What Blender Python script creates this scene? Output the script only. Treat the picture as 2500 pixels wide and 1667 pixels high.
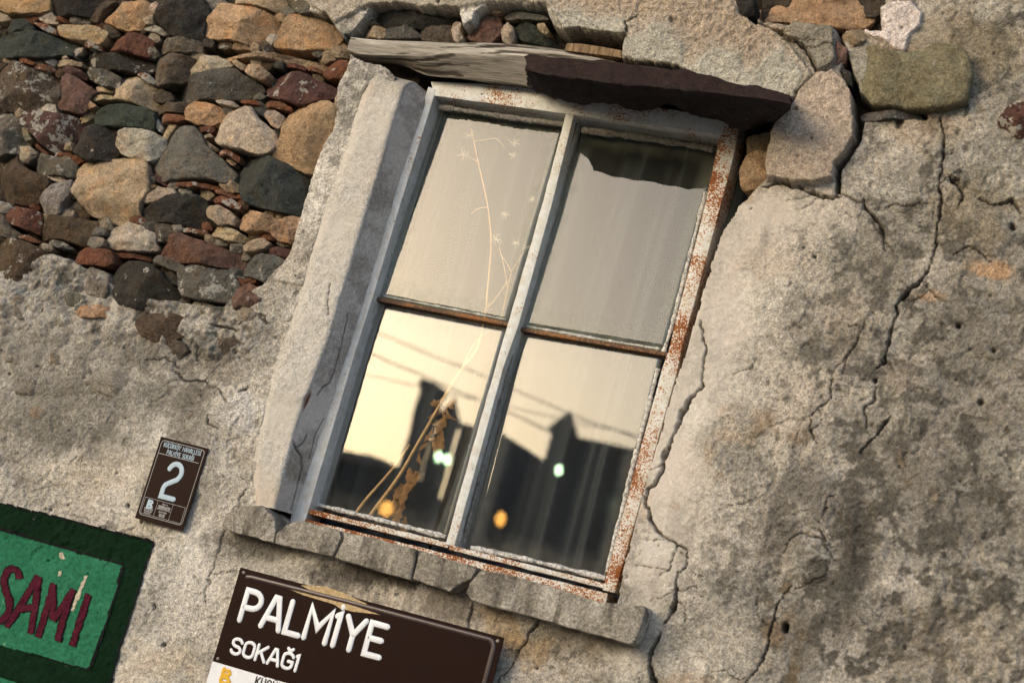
import bpy, bmesh, math, random
import numpy as np
rng = random.Random(7)
for o in list(bpy.data.objects):
    bpy.data.objects.remove(o, do_unlink=True)
scene = bpy.context.scene
COL = scene.collection

# ------------------------------------------------------------------ camera
IW, IH, FPX = 2500.0, 1667.0, 4000.0          # photograph's pixels, focal length in pixels
YAW, PITCH, ROLL = math.radians(-23.0), math.radians(10.5), math.radians(15.55)
AIM = np.array([0.0, 0.0, 2.35])               # where the optical axis meets the wall (y = 0)
cy, sy, cp, sp = math.cos(YAW), math.sin(YAW), math.cos(PITCH), math.sin(PITCH)
cr, sr = math.cos(ROLL), math.sin(ROLL)
FW = np.array([sy*cp, cy*cp, sp])
r0 = np.array([cy, -sy, 0.0]); u0 = np.cross(r0, FW)
RT = cr*r0 + sr*u0
UP = -sr*r0 + cr*u0
CAM = AIM - 4.0*FW
cd = bpy.data.cameras.new('camera'); cam = bpy.data.objects.new('camera', cd); COL.objects.link(cam)
from mathutils import Matrix, Vector
M = Matrix(((RT[0], UP[0], -FW[0], CAM[0]), (RT[1], UP[1], -FW[1], CAM[1]), (RT[2], UP[2], -FW[2], CAM[2]), (0, 0, 0, 1)))
cam.matrix_world = M
cd.sensor_width = 36.0; cd.sensor_fit = 'HORIZONTAL'; cd.lens = 36.0*FPX/IW
cd.clip_start = 0.05; cd.clip_end = 3000
scene.camera = cam

def ray(px, py):
    return FW + RT*((px-IW/2)/FPX) - UP*((py-IH/2)/FPX)
def P(px, py, y=0.0):
    """photo pixel -> point on the plane at depth y (wall face is y = 0, indoors is +y)"""
    d = ray(px, py); t = (y-CAM[1])/d[1]
    return CAM + d*t
def PX(x, y, z):
    d0, d1, d2 = x-CAM[0], y-CAM[1], z-CAM[2]
    w = d0*FW[0]+d1*FW[1]+d2*FW[2]
    return ((d0*RT[0]+d1*RT[1]+d2*RT[2])/w*FPX+IW/2, -(d0*UP[0]+d1*UP[1]+d2*UP[2])/w*FPX+IH/2)

cd.dof.use_dof = True
cd.dof.focus_distance = float((P(860, 640, .0)-CAM) @ FW)
cd.dof.aperture_fstop = 2.8

# ------------------------------------------------------------------ sky, sun, exposure
SUN_AZ, SUN_EL = 37.0, 17.0        # degrees left of the wall's outward normal, above the horizon
world = bpy.data.worlds.new('World'); scene.world = world; world.use_nodes = True
wt = world.node_tree; wt.nodes.clear()
wo = wt.nodes.new('ShaderNodeOutputWorld'); bg = wt.nodes.new('ShaderNodeBackground'); sky = wt.nodes.new('ShaderNodeTexSky')
sky.sky_type = 'NISHITA'; sky.sun_disc = False
sky.sun_elevation = math.radians(SUN_EL); sky.sun_rotation = math.radians(180+SUN_AZ)
sky.air_density = 1.0; sky.dust_density = 2.4; sky.ozone_density = 1.0
bg.inputs['Strength'].default_value = 0.15
wt.links.new(sky.outputs[0], bg.inputs[0]); wt.links.new(bg.outputs[0], wo.inputs[0])
sl = bpy.data.lights.new('sun', 'SUN'); sl.energy = 0.07; sl.angle = math.radians(15); sl.color = (1.0, .88, .72)
sun = bpy.data.objects.new('sun', sl); COL.objects.link(sun)
a, e = math.radians(SUN_AZ), math.radians(SUN_EL)
sd = Vector((-math.sin(a)*math.cos(e), -math.cos(a)*math.cos(e), math.sin(e)))
sun.rotation_euler = sd.to_track_quat('Z', 'Y').to_euler(); sun.location = sd*30
scene.view_settings.view_transform = 'Standard'; scene.view_settings.look = 'None'
scene.view_settings.exposure = 1.0; scene.view_settings.gamma = 1.0
scene.view_settings.use_curve_mapping = False
try:
    scene.cycles.max_bounces = 8; scene.cycles.transparent_max_bounces = 12
except Exception:
    pass

# ------------------------------------------------------------------ small helpers
def tag(o, label=None, cat=None, group=None, kind=None):
    if label: o['label'] = label
    if cat: o['category'] = cat
    if group: o['group'] = group
    if kind: o['kind'] = kind
    return o
def empty(name, loc=(0, 0, 0)):
    o = bpy.data.objects.new(name, None); COL.objects.link(o); o.location = loc
    o.empty_display_size = .05
    return o
def link(name, me, mat=None, parent=None, smooth=False):
    if mat: me.materials.append(mat)
    if smooth:
        me.polygons.foreach_set('use_smooth', np.ones(len(me.polygons), dtype=bool))
    o = bpy.data.objects.new(name, me); COL.objects.link(o)
    if parent:
        o.parent = parent
        o.matrix_parent_inverse = Matrix.Translation(-parent.location)
    return o
def mesh_np(name, v, f):
    """v (N,3) floats; f (M,4) or (M,3) ints"""
    me = bpy.data.meshes.new(name)
    v = np.asarray(v, np.float32); f = np.asarray(f, np.int32); k = f.shape[1]
    me.vertices.add(len(v)); me.vertices.foreach_set('co', v.ravel())
    me.loops.add(f.size); me.loops.foreach_set('vertex_index', f.ravel())
    me.polygons.add(len(f)); me.polygons.foreach_set('loop_start', np.arange(0, f.size, k, dtype=np.int32))
    me.update(calc_edges=True)
    return me
def vcol(me, c, name='Col', alpha=None):
    at = me.color_attributes.new(name, 'FLOAT_COLOR', 'POINT')
    c4 = np.ones((len(c), 4), np.float32); c4[:, :3] = c
    if alpha is not None: c4[:, 3] = alpha
    at.data.foreach_set('color', c4.ravel())
def grid_faces(nu, nv, closed_u=False):
    """faces of a nu x nv vertex grid stored row by row (u rows, v columns)"""
    i = np.arange(nu if closed_u else nu-1)[:, None]; j = np.arange(nv-1)[None, :]
    a = i*nv+j; b = ((i+1) % nu)*nv+j
    return np.stack([a, b, b+1, a+1], -1).reshape(-1, 4)

# numpy value noise -------------------------------------------------
_lat = {}
def vn(x, z, wl, seed=0):
    """smooth value noise in [-1, 1], wavelength wl (same unit as x, z)"""
    if seed not in _lat:
        _lat[seed] = np.random.RandomState(seed+11).uniform(-1, 1, (257, 257)).astype(np.float32)
    L = _lat[seed]
    u = np.asarray(x)/wl+1000.37+seed*3.1; w = np.asarray(z)/wl+1000.71+seed*1.7
    iu = np.floor(u).astype(np.int64); iw = np.floor(w).astype(np.int64)
    fu = (u-iu).astype(np.float32); fw = (w-iw).astype(np.float32)
    fu = fu*fu*(3-2*fu); fw = fw*fw*(3-2*fw)
    iu %= 256; iw %= 256
    a = L[iu, iw]; b = L[iu+1, iw]; c = L[iu, iw+1]; d = L[iu+1, iw+1]
    return (a*(1-fu)+b*fu)*(1-fw)+(c*(1-fu)+d*fu)*fw
def fbm(x, z, wl, octv=4, seed=0, gain=.5):
    s = 0; amp = 1; tot = 0
    ca, sa = math.cos(.6), math.sin(.6)
    for k in range(octv):
        s = s+amp*vn(x, z, wl, seed+k*5); tot += amp
        amp *= gain; wl *= .5
        x, z = ca*x-sa*z, sa*x+ca*z
    return s/tot*1.6
def sstep(a, b, x):
    t = np.clip((x-a)/(b-a), 0, 1); return t*t*(3-2*t)
def lerp(a, b, t):
    return a+(b-a)*t
def polydist(x, y, poly, closed=True, margin=60):
    """signed distance (negative inside) to a polygon, or distance to an open line, on arrays; far points get +1e3"""
    poly = np.asarray(poly, float)
    out = np.full(x.shape, 1e3, np.float32)
    sel = (x > poly[:, 0].min()-margin) & (x < poly[:, 0].max()+margin) & (y > poly[:, 1].min()-margin) & (y < poly[:, 1].max()+margin)
    if not sel.any(): return out
    xs = x[sel].astype(np.float32); ys = y[sel].astype(np.float32)
    d2 = np.full(xs.shape, 1e9, np.float32); ins = np.zeros(xs.shape, bool)
    n = len(poly)
    for i in range(n if closed else n-1):
        ax, ay = poly[i]; bx, by = poly[(i+1) % n]
        ex, ey = bx-ax, by-ay
        t = np.clip(((xs-ax)*ex+(ys-ay)*ey)/(ex*ex+ey*ey+1e-9), 0, 1)
        d2 = np.minimum(d2, (xs-ax-t*ex)**2+(ys-ay-t*ey)**2)
        if closed and ay != by:
            ins ^= ((ay > ys) != (by > ys)) & (xs < ex*(ys-ay)/ey+ax)
    d = np.sqrt(d2)
    if closed: d = np.where(ins, -d, d)
    out[sel] = d
    return out
def chaikin(p, n=1, closed=True):
    p = np.asarray(p, float)
    for _ in range(n):
        q = np.roll(p, -1, 0) if closed else p[1:]
        a = p if closed else p[:-1]
        r = np.empty((2*len(a), p.shape[1])); r[0::2] = a*.75+q*.25; r[1::2] = a*.25+q*.75
        if not closed: r = np.vstack([p[:1], r, p[-1:]])
        p = r
    return p
def resample(p, n, closed=False):
    p = np.asarray(p, float)
    if closed: p = np.vstack([p, p[:1]])
    s = np.concatenate([[0], np.cumsum(np.hypot(*(np.diff(p, axis=0)[:, :2]).T))])
    t = np.linspace(0, s[-1], n+1)[:-1] if closed else np.linspace(0, s[-1], n)
    return np.stack([np.interp(t, s, p[:, k]) for k in range(p.shape[1])], 1)

# ------------------------------------------------------------------ node materials
class NT:
    def __init__(s, name):
        s.m = bpy.data.materials.new(name); s.m.use_nodes = True
        s.t = s.m.node_tree; s.t.nodes.clear()
        s.out = s.n('ShaderNodeOutputMaterial'); s.b = s.n('ShaderNodeBsdfPrincipled')
        s.t.links.new(s.b.outputs[0], s.out.inputs[0])
        s.b.inputs['Specular IOR Level'].default_value = .25
        s.co = s.n('ShaderNodeNewGeometry').outputs['Position']
    def n(s, t): return s.t.nodes.new(t)
    def l(s, a, b): s.t.links.new(a, b)
    def noise(s, scale, detail=3, rough=.55, vec=None, stretch=None):
        n = s.n('ShaderNodeTexNoise'); n.inputs['Scale'].default_value = scale
        n.inputs['Detail'].default_value = detail; n.inputs['Roughness'].default_value = rough
        v = vec or s.co
        if stretch:
            m = s.n('ShaderNodeMapping'); m.inputs['Scale'].default_value = stretch; s.l(v, m.inputs[0]); v = m.outputs[0]
        s.l(v, n.inputs['Vector']); return n.outputs['Fac']
    def vor(s, scale, feature='F1'):
        n = s.n('ShaderNodeTexVoronoi'); n.feature = feature; n.inputs['Scale'].default_value = scale; s.l(s.co, n.inputs['Vector']); return n.outputs['Distance']
    def ramp(s, f, a, b, lo=0.0, hi=1.0):
        n = s.n('ShaderNodeMapRange'); n.inputs[1].default_value = a; n.inputs[2].default_value = b
        n.inputs[3].default_value = lo; n.inputs[4].default_value = hi; s.l(f, n.inputs[0]); return n.outputs[0]
    def mul(s, a, b, op='MULTIPLY'):
        n = s.n('ShaderNodeMath'); n.operation = op
        for k, v in ((0, a), (1, b)):
            if isinstance(v, (int, float)): n.inputs[k].default_value = v
            else: s.l(v, n.inputs[k])
        return n.outputs[0]
    def mix(s, fac, a, b, mode='MIX'):
        n = s.n('ShaderNodeMix'); n.data_type = 'RGBA'; n.blend_type = mode
        for k, v in ((0, fac), (6, a), (7, b)):
            if isinstance(v, (int, float)): n.inputs[k].default_value = v
            elif isinstance(v, tuple): n.inputs[k].default_value = (v[0], v[1], v[2], 1)
            else: s.l(v, n.inputs[k])
        return n.outputs[2]
    def attr(s, name='Col'):
        n = s.n('ShaderNodeVertexColor'); n.layer_name = name; return n.outputs[0]
    def oinfo(s): return s.n('ShaderNodeObjectInfo')
    def col(s, c):
        i = s.b.inputs['Base Color']
        if isinstance(c, tuple): i.default_value = (c[0], c[1], c[2], 1)
        else: s.l(c, i)
    def rough(s, r):
        i = s.b.inputs['Roughness']
        if isinstance(r, (int, float)): i.default_value = r
        else: s.l(r, i)
    def bump(s, h, dist, strength=1.0):
        n = s.n('ShaderNodeBump'); n.inputs['Strength'].default_value = strength; n.inputs['Distance'].default_value = dist
        s.l(h, n.inputs['Height'])
        if getattr(s, '_bn', None): s.l(s._bn, n.inputs['Normal'])
        s._bn = n.outputs[0]; s.l(s._bn, s.b.inputs['Normal'])

def mat_plaster():
    t = NT('plaster')
    va = t.n('ShaderNodeVertexColor'); va.layer_name = 'Col'; c = va.outputs[0]; gr_ = va.outputs[1]
    f = t.noise(260, 3, .65); g = t.noise(95, 4, .68)
    c = t.mix(gr_, c, t.mix(t.ramp(f, .28, .72), (.46, .455, .45), (1.50, 1.50, 1.49)), 'MULTIPLY')
    c = t.mix(gr_, c, t.mix(t.ramp(g, .3, .7), (.56, .55, .54), (1.34, 1.34, 1.34)), 'MULTIPLY')
    pit = t.ramp(t.noise(210, 3, .6), .60, .70)
    c = t.mix(t.mul(t.mul(pit, .65), gr_), c, (.075, .065, .055))
    pit2 = t.mul(t.ramp(t.noise(125, 3, .6), .58, .68), t.ramp(t.noise(14, 3, .6), .40, .62))
    c = t.mix(t.mul(t.mul(pit2, .55), gr_), c, (.10, .088, .072))
    t.col(c); t.rough(.95)
    t.bump(t.mul(g, gr_), .010, 1.0); t.bump(t.mul(f, gr_), .0032, .9)
    return t.m
def mat_stone():
    t = NT('rubble_stone')
    c = t.attr()
    oi = t.oinfo(); al = oi.outputs['Alpha']
    f = t.noise(190, 3, .68); g = t.noise(60, 5, .74); k = t.noise(24, 5, .68)
    c = t.mix(1.0, c, t.mix(t.ramp(g, .3, .72), (.66, .64, .62), (1.28, 1.27, 1.26)), 'MULTIPLY')
    c = t.mix(1.0, c, t.mix(t.ramp(f, .3, .7), (.58, .57, .56), (1.36, 1.36, 1.36)), 'MULTIPLY')
    li = t.mul(t.mul(t.noise(95, 4, .7), t.ramp(k, .3, .7), 'ADD'), .5)
    thr = t.ramp(al, 0, 1, .77, .40)
    li = t.ramp(t.mul(li, thr, 'SUBTRACT'), 0.0, .05)
    c = t.mix(li, c, (.47, .45, .40))
    t.col(c); t.rough(.88)
    t.bump(k, .030, .85); t.bump(g, .024, 1.0); t.bump(f, .006, 1.0)
    return t.m
def mat_simple(name, c, rough=.8, var=.25, scale=40, bump=.002, spec=.25):
    t = NT(name)
    n = t.noise(scale, 4, .6)
    t.col(t.mix(1.0, c, t.mix(t.ramp(n, .3, .7), (1-var,)*3, (1+var,)*3), 'MULTIPLY')); t.rough(rough)
    t.b.inputs['Specular IOR Level'].default_value = spec
    if bump: t.bump(n, bump, .8)
    return t.m
def mat_paint(name, base, rough=.45):
    """old enamel on steel: the object's colour alpha says how rusty"""
    t = NT(name)
    oi = t.oinfo(); al = oi.outputs['Alpha']
    n1 = t.noise(9, 4, .6); n2 = t.noise(150, 3, .65); n3 = t.noise(300, 2, .5)
    c = t.mix(t.ramp(t.noise(45, 4, .6), .35, .7), base, tuple(x*k for x, k in zip(base, (.78, .74, .66))))
    v = t.mul(t.mul(t.mul(n1, .85), t.mul(n2, .6), 'ADD'), t.mul(n3, .55), 'ADD')      # mean 1.0
    thr = t.ramp(al, 0, 1, 1.34, .90)
    d = t.mul(v, thr, 'SUBTRACT')
    c = t.mix(t.ramp(d, -.08, .03), c, (.42, .24, .10))
    rust = t.mix(t.ramp(n3, .35, .65), (.09, .028, .012), (.27, .085, .02))
    c = t.mix(t.ramp(d, .0, .05), c, rust)
    chip = t.ramp(t.noise(120, 2, .5), .70, .73)
    c = t.mix(chip, c, (.035, .03, .03))
    t.col(c); t.rough(t.ramp(d, -.02, .05, rough, .9)); t.bump(d, .0012, .5); t.bump(n2, .001, .4)
    return t.m
M_PLASTER = mat_plaster(); M_STONE = mat_stone()
M_FRAME = mat_paint('old_white_enamel', (.60, .63, .64))
M_BLUE = mat_paint('pale_blue_enamel', (.55, .57, .595))

# ================================================================== THE WALL
# outlines are in pixels of the photograph and are laid on the wall plane with P()
LOWER_EDGE = [(988, 180), (889, 505), (798, 813), (714, 1037), (664, 1240)]        # arris of the left jamb
OPENING = [(845, 82), (870, 91), (968, 99), (1088, 107), (1213, 104), (1400, 124), (1515, 146), (1560, 156), (1612, 163), (1660, 166), (1677, 174),
           (1682, 208), (1750, 218), (1830, 228), (1897, 238), (1936, 246), (1932, 258), (1898, 305), (1889, 320), (1872, 393), (1872, 430), (1846, 458), (1809, 499),
           (1785, 536), (1757, 582), (1737, 649), (1706, 756), (1675, 856), (1654, 911), (1616, 1040), (1577, 1168), (1545, 1290), (1518, 1400), (1510, 1450),
           (1500, 1488), (1300, 1440), (1100, 1395), (740, 1300), (640, 1268), (650, 1235), (698, 1037), (782, 813), (873, 505), (968, 190), (945, 165), (895, 155), (840, 125)]
STONE_ZONE = [(-500, -700), (640, -700), (690, -20), (745, 30), (790, 40), (835, 95), (850, 150), (820, 215), (815, 300), (775, 380), (745, 480), (722, 560), (705, 610),
              (690, 650), (640, 690), (585, 725), (520, 748), (465, 742), (430, 728), (300, 715), (272, 690), (258, 660), (190, 640), (150, 625), (120, 612), (60, 640), (0, 660), (-500, 640)]
LINTEL_RECESS = [(906, 16), (978, 13), (1042, 22), (1119, 23), (1129, 66), (1157, 47), (1162, 28), (1198, 8), (1240, 12), (1285, 15), (1330, 16), (1341, 46), (1356, 68), (1377, 78),
                 (1420, 72), (1443, 82), (1480, 86), (1530, 88), (1518, 146), (1400, 130), (1213, 112), (1088, 115), (968, 108), (870, 100), (856, 84), (880, 62)]
RIGHT_GAPS = [[(1795, -60), (1850, -60), (1850, 60), (1915, 78), (1935, 62), (1945, 45), (2020, 30), (2150, 20), (2150, 75), (2060, 74), (2062, 118), (2082, 178), (2100, 225), (2132, 252),
               (2250, 262), (2262, 288), (2108, 294), (2102, 330), (2096, 352), (2070, 386), (2050, 412), (2050, 470), (2040, 470), (2040, 405), (2064, 376), (2086, 345), (2088, 290), (2080, 230),
               (2062, 195), (2052, 172), (2068, 130), (2050, 112), (2044, 74), (2018, 38), (1960, 38), (1932, 60), (1912, 88), (1868, 62), (1850, 62), (1810, 40)]]
PLATES = [  # loose pieces of render: outline, extra height, colour
    ([(1915, 85), (1955, 40), (1960, 33), (2015, 36), (2038, 78), (2042, 150), (2030, 165), (1998, 182), (1985, 150), (1968, 122), (1948, 105), (1912, 96)], .022, (.26, .235, .185)),
    ([(1945, 252), (1950, 236), (1998, 188), (2035, 180), (2065, 205), (2085, 232), (2092, 290), (2093, 345), (2065, 380), (2042, 405), (2035, 440), (1985, 452), (1930, 450), (1875, 438),
      (1872, 395), (1889, 315)], .030, (.45, .37, .29)),
    ([(1525, 96), (1518, 140), (1560, 154), (1660, 164), (1680, 205), (1890, 236), (1943, 246), (1962, 207), (1985, 186), (1940, 128), (1912, 96), (1868, 62), (1810, 40), (1780, 0), (1750, -300),
      (700, -300), (740, 0), (820, 60), (905, 14), (1125, 22), (1200, 5), (1335, 10), (1378, 76), (1445, 80)], .012, (.40, .35, .28)),
    ([(2105, 62), (2140, 30), (2170, 8), (2225, 4), (2252, 34), (2244, 66), (2222, 84), (2214, 104), (2216, 122), (2206, 132), (2186, 122), (2160, 104), (2132, 92), (2112, 84)], .010, (.66, .58, .52)),
]
CRACKS = [  # line, half width in pixels, depth in metres
    ([(1708, 784), (1717, 822), (1725, 852), (1713, 893), (1716, 944), (1690, 975), (1666, 1008), (1648, 1050), (1632, 1091), (1618, 1130), (1610, 1164), (1596, 1185), (1581, 1198), (1579, 1220), (1581, 1242),
      (1586, 1268), (1598, 1291), (1630, 1318), (1657, 1335)], 3.0, .03),
    ([(1657, 1335), (1645, 1360), (1637, 1389)], 4.0, .03),
    ([(1657, 1335), (1676, 1345), (1683, 1362), (1676, 1385), (1657, 1399)], 2.6, .03),
    ([(1657, 1396), (1654, 1443), (1652, 1465), (1646, 1484), (1634, 1508), (1622, 1520)], 6.5, .05),
    ([(1612, 1545), (1600, 1570), (1590, 1590), (1585, 1624), (1595, 1650), (1600, 1700), (1590, 1800)], 8.0, .06),
    ([(2031, 927), (2026, 968), (2001, 993), (1982, 1017), (1980, 1051), (1992, 1081)], 1.9, .015),
    ([(2112, 783), (2106, 805), (2091, 832), (2069, 876), (2060, 915)], 1.8, .012),
    ([(2294, 286), (2303, 342), (2303, 387), (2294, 447), (2298, 475), (2292, 522), (2288, 563), (2279, 610), (2273, 640), (2266, 665), (2234, 698), (2190, 743), (2193, 767), (2176, 805), (2166, 852),
      (2162, 883), (2139, 897)], 2.8, .025),
    ([(2268, 655), (2250, 684), (2228, 700), (2200, 732), (2190, 744)], 4.2, .03),
    ([(2108, 488), (2112, 506), (2122, 516), (2145, 543), (2157, 573), (2159, 611)], 3.0, .022),
    ([(2138, 929), (2136, 973), (2114, 998), (2116, 1047)], 2.0, .012), ([(2170, 1017), (2141, 1061), (2102, 1105)], 2.6, .02),
    ([(1931, 1428), (1901, 1467), (1882, 1526), (1872, 1570), (1862, 1614), (1823, 1663), (1800, 1720)], 2.6, .022),
    ([(1902, 1466), (1890, 1500), (1882, 1526)], 4.4, .03),
    ([(1911, 1355), (1926, 1316), (1965, 1301), (2014, 1316), (2028, 1360), (2014, 1409), (1940, 1433)], 2.2, .010),
    ([(1314, 1505), (1290, 1555), (1268, 1586), (1245, 1628), (1220, 1660), (1190, 1720)], 3.6, .03),
    ([(1150, 1470), (1147, 1500), (1143, 1535)], 2.2, .02),
    ([(1863, 453), (1890, 446), (1945, 458), (2006, 478), (2050, 482)], 4.0, .04),
    ([(1910, 92), (1949, 107), (1970, 125), (1985, 152), (1997, 186), (1967, 208), (1949, 229), (1943, 250)], 3.4, .04),
    ([(2050, 470), (2100, 494), (2112, 496)], 2.2, .015), ([(2160, 500), (2230, 498), (2280, 488)], 1.5, .008),
    ([(1530, 60), (1535, 88), (1522, 98)], 2.5, .02), ([(1565, 40), (1548, 55), (1530, 62)], 2.0, .015),
    ([(1760, 1240), (1810, 1235), (1850, 1215), (1862, 1190)], 1.4, .006),
    ([(1850, 870), (1830, 900), (1790, 915)], 1.2, .006), ([(1610, 1402), (1637, 1389)], 1.3, .008), ([(1555, 1380), (1600, 1385), (1637, 1392)], 1.0, .006),
    ([(150, 1250), (300, 1300), (330, 1290)], 1.0, .004), ([(610, 1190), (560, 1260), (540, 1330), (512, 1400), (500, 1470)], 1.2, .006),
    ([(420, 900), (455, 930), (500, 930), (545, 960), (560, 985)], 2.6, .014), ([(350, 880), (400, 870), (440, 900)], 2.2, .012),
    ([(585, 790), (630, 770), (655, 790)], 2.5, .015), ([(500, 790), (545, 795), (575, 805)], 4.0, .03), ([(620, 765), (650, 772), (648, 782)], 3.0, .02),
    ([(480, 830), (488, 850), (480, 880)], 2.5, .02), ([(520, 1010), (515, 1035), (540, 1050)], 2.5, .015), ([(590, 960), (610, 950)], 3, .02),
    ([(2380, 480), (2420, 500), (2470, 490), (2490, 520)], 3, .02), ([(2320, 430), (2350, 470), (2340, 500)], 3, .02), ([(2330, 620), (2370, 600), (2420, 640)], 2.2, .012),
    ([(2180, 1300), (2190, 1330)], 2, .01), ([(2040, 1210), (2020, 1215), (2015, 1260), (1995, 1275)], 2.2, .014), ([(2000, 1290), (2022, 1318)], 3, .016),
]
PITS = [(1918, 1531, 8, 13, .05), (2137, 929, 6, 6, .02), (1989, 626, 6, 5, .012), (2340, 797, 6, 7, .02), (2427, 854, 5, 5, .02), (311, 1233, 5, 6, .015), (344, 1274, 4, 4, .015), (394, 1574, 6, 5, .015),
        (372, 1480, 4, 8, .012), (2395, 980, 8, 8, .015), (2470, 550, 9, 8, .02), (2330, 440, 12, 10, .02), (1300, 30, 4, 4, .01), (2195, 300, 9, 12, .012), (1075, 6, 5, 8, .012), (1640, 55, 6, 9, .008)]
LUMPS = [(1968, 1362, 62, 58, .012), (1995, 1230, 50, 60, .006), (2230, 960, 70, 90, .008), (2380, 560, 90, 70, .010), (2200, 150, 110, 70, .006), (1870, 880, 120, 160, -.004), (420, 1120, 160, 90, .005), (560, 1010, 60, 60, .010),
         (150, 900, 130, 60, .008), (2360, 760, 90, 30, .006), (2110, 1330, 30, 110, -.006)]

br = random.Random(3)
for ln, wd, dp in list(CRACKS):                       # hairline branches off the larger cracks
    if len(ln) < 5: continue
    for _ in range(2 if wd < 3 else 3):
        x_, y_ = ln[br.randrange(1, len(ln)-1)]; a_ = br.choice((.3, 2.6, -.5, 3.6))+br.uniform(-.6, .6); q_ = [(x_, y_)]
        for _k in range(br.randint(3, 6)):
            a_ += br.uniform(-.7, .7); s_ = br.uniform(8, 22); x_ += math.cos(a_)*s_; y_ += math.sin(a_)*s_; q_.append((x_, y_))
        CRACKS.append((q_, br.uniform(.9, 1.5), .006))
# sheet spacing: about 3 mm where the photograph looks, wider outside it
cor = [P(*q) for q in ((0, 0), (IW, 0), (0, IH), (IW, IH))]
def axis(lo, hi, step, lo2, hi2):
    c = np.arange(lo, hi, step); L = [lo]; s = step
    while L[-1] > lo2: s = min(s*1.12, .08); L.append(L[-1]-s)
    R_ = [c[-1]]; s = step
    while R_[-1] < hi2: s = min(s*1.12, .08); R_.append(R_[-1]+s)
    return np.concatenate([L[1:][::-1], c, R_[1:]])
XS = axis(min(c[0] for c in cor)-.04, max(c[0] for c in cor)+.04, .0029, -4.5, 4.5)
ZS = axis(min(c[2] for c in cor)-.04, max(c[2] for c in cor)+.04, .0029, -.05, 4.6)
GX, GZ = np.meshgrid(XS.astype(np.float32), ZS.astype(np.float32), indexing='ij')
px, py = PX(GX, 0.0, GZ)
px = px.astype(np.float32); py = py.astype(np.float32)
wx = px+7*fbm(GX, GZ, .06, 4, 3); wy = py+7*fbm(GX, GZ, .06, 4, 23)
w2x = px+2.6*fbm(GX, GZ, .02, 3, 43); w2y = py+2.6*fbm(GX, GZ, .02, 3, 63)

w3x = w2x+5*fbm(GX, GZ, .028, 4, 46, .65); w3y = w2y+5*fbm(GX, GZ, .028, 4, 66, .65)
n_big = fbm(GX, GZ, .45, 3, 1); n_mid = fbm(GX, GZ, .12, 4, 2); n_sml = fbm(GX, GZ, .035, 3, 4); n_fin = fbm(GX, GZ, .011, 2, 5)
d_open = polydist(px, py, OPENING, margin=400)
d_stone = polydist(wx, wy, STONE_ZONE, margin=260)
# how rough / eroded: smooth skim close to the window, rough elsewhere
smooth_r = (1-sstep(40, 230, d_open))*sstep(1480, 1560, px)*sstep(420, 520, py)
m_trans = sstep(230, 40, d_stone)*sstep(1150, 850, py)*sstep(700, 620, px)
m_trans = np.clip(m_trans*(.75+.6*n_mid), 0, 1)
farr = sstep(1800, 2300, px+.35*(py-800))
rough = np.clip(.62-.5*smooth_r+.55*m_trans+.30*farr+.25*n_big, .1, 1.3)
h = .009*n_big+.0042*n_mid*(.4+rough)+.0018*n_sml*rough+.0012*n_fin*(.35+rough)
h -= .010*np.clip(n_mid-.35, 0, 1)*rough
bil = np.abs(fbm(GX, GZ, .055, 4, 14, .55)); bil2 = np.abs(fbm(GX, GZ, .022, 3, 15, .55))
h += m_trans*(.018*fbm(GX, GZ, .09, 4, 9, .6)+.022*(bil-.35)+.009*(bil2-.35)-.010)
flk = fbm(GX, GZ, .20, 4, 16, .55)+.25*n_sml                      # places where the outer coat has flaked away
flake = sstep(.26, .30, flk+.25*farr-.45*smooth_r)*(1-m_trans)
h += flake*(-.0034+.0022*(bil2-.3)+.004*(bil-.3))
h += farr*np.clip(fbm(GX, GZ, .3, 2, 17), 0, 1)*.014*(bil-.3)
for cx_, cy_, rx, ry, am in LUMPS:
    q = ((wx-cx_)/rx)**2+((wy-cy_)/ry)**2
    h += am*np.clip(1.15-q, 0, 1)**.6*(q < 1.15)

# ---- colour
def C(*c): return np.array(c, np.float32)
def cmix(c, new, f): return c+(np.asarray(new, np.float32)-c)*f[..., None]
rimf = flake*(1-flake)*4
cr1 = fbm(GX, GZ, .30, 4, 31); cr2 = fbm(GX, GZ, .10, 4, 32); cr3 = fbm(GX, GZ, .03, 4, 33, .6); cr4 = fbm(GX, GZ, .6, 3, 34)
col = np.broadcast_to(C(.53, .485, .415), GX.shape+(3,)).copy()
col = cmix(col, C(.60, .56, .49), sstep(.0, .7, cr1))
col = cmix(col, C(.43, .345, .255), sstep(.15, .8, cr4)*.45)
right = sstep(1480, 1600, px+.28*(py-1000))
col = cmix(col, C(.46, .415, .35), right*.8)
col = cmix(col, C(.49, .44, .375), smooth_r*.7*sstep(-.5, .3, cr2+.4))
col = cmix(col, C(.37, .325, .26)*1.0, flake*.28); col = cmix(col, C(.60, .56, .49), rimf*.35)
# grey weathering and dark growth
grey = np.clip(sstep(-.15, .55, cr2+.35*cr1+.5*farr-.35*smooth_r), 0, 1)
col = cmix(col, C(.29, .27, .225), grey*(.42+.32*right*(1-.6*smooth_r)))
streak = fbm(GX, GZ*.25, .10, 4, 37)
mold = sstep(.16, .60, cr3*1.05+.28*cr2+.30*streak+.40*farr-.08)*(1-.75*smooth_r)
col = cmix(col, C(.12, .11, .088), mold*(.45+.40*right*farr+.25*m_trans))
drip = sstep(.30, .75, fbm(GX, GZ*.10, .045, 3, 44)+.25*cr3)*sstep(-.1, .5, fbm(GX, GZ, .5, 2, 45)+.25*right)*(1-.7*smooth_r)
col = cmix(col, C(.15, .135, .11), drip*.42)
lime = sstep(.42, .75, fbm(GX, GZ, .16, 4, 39)*.8+.4*cr3)
col = cmix(col, C(.62, .575, .49), lime*.45)
och = sstep(.45, .8, fbm(GX, GZ, .22, 4, 40)+.3*cr3)*right
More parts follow.
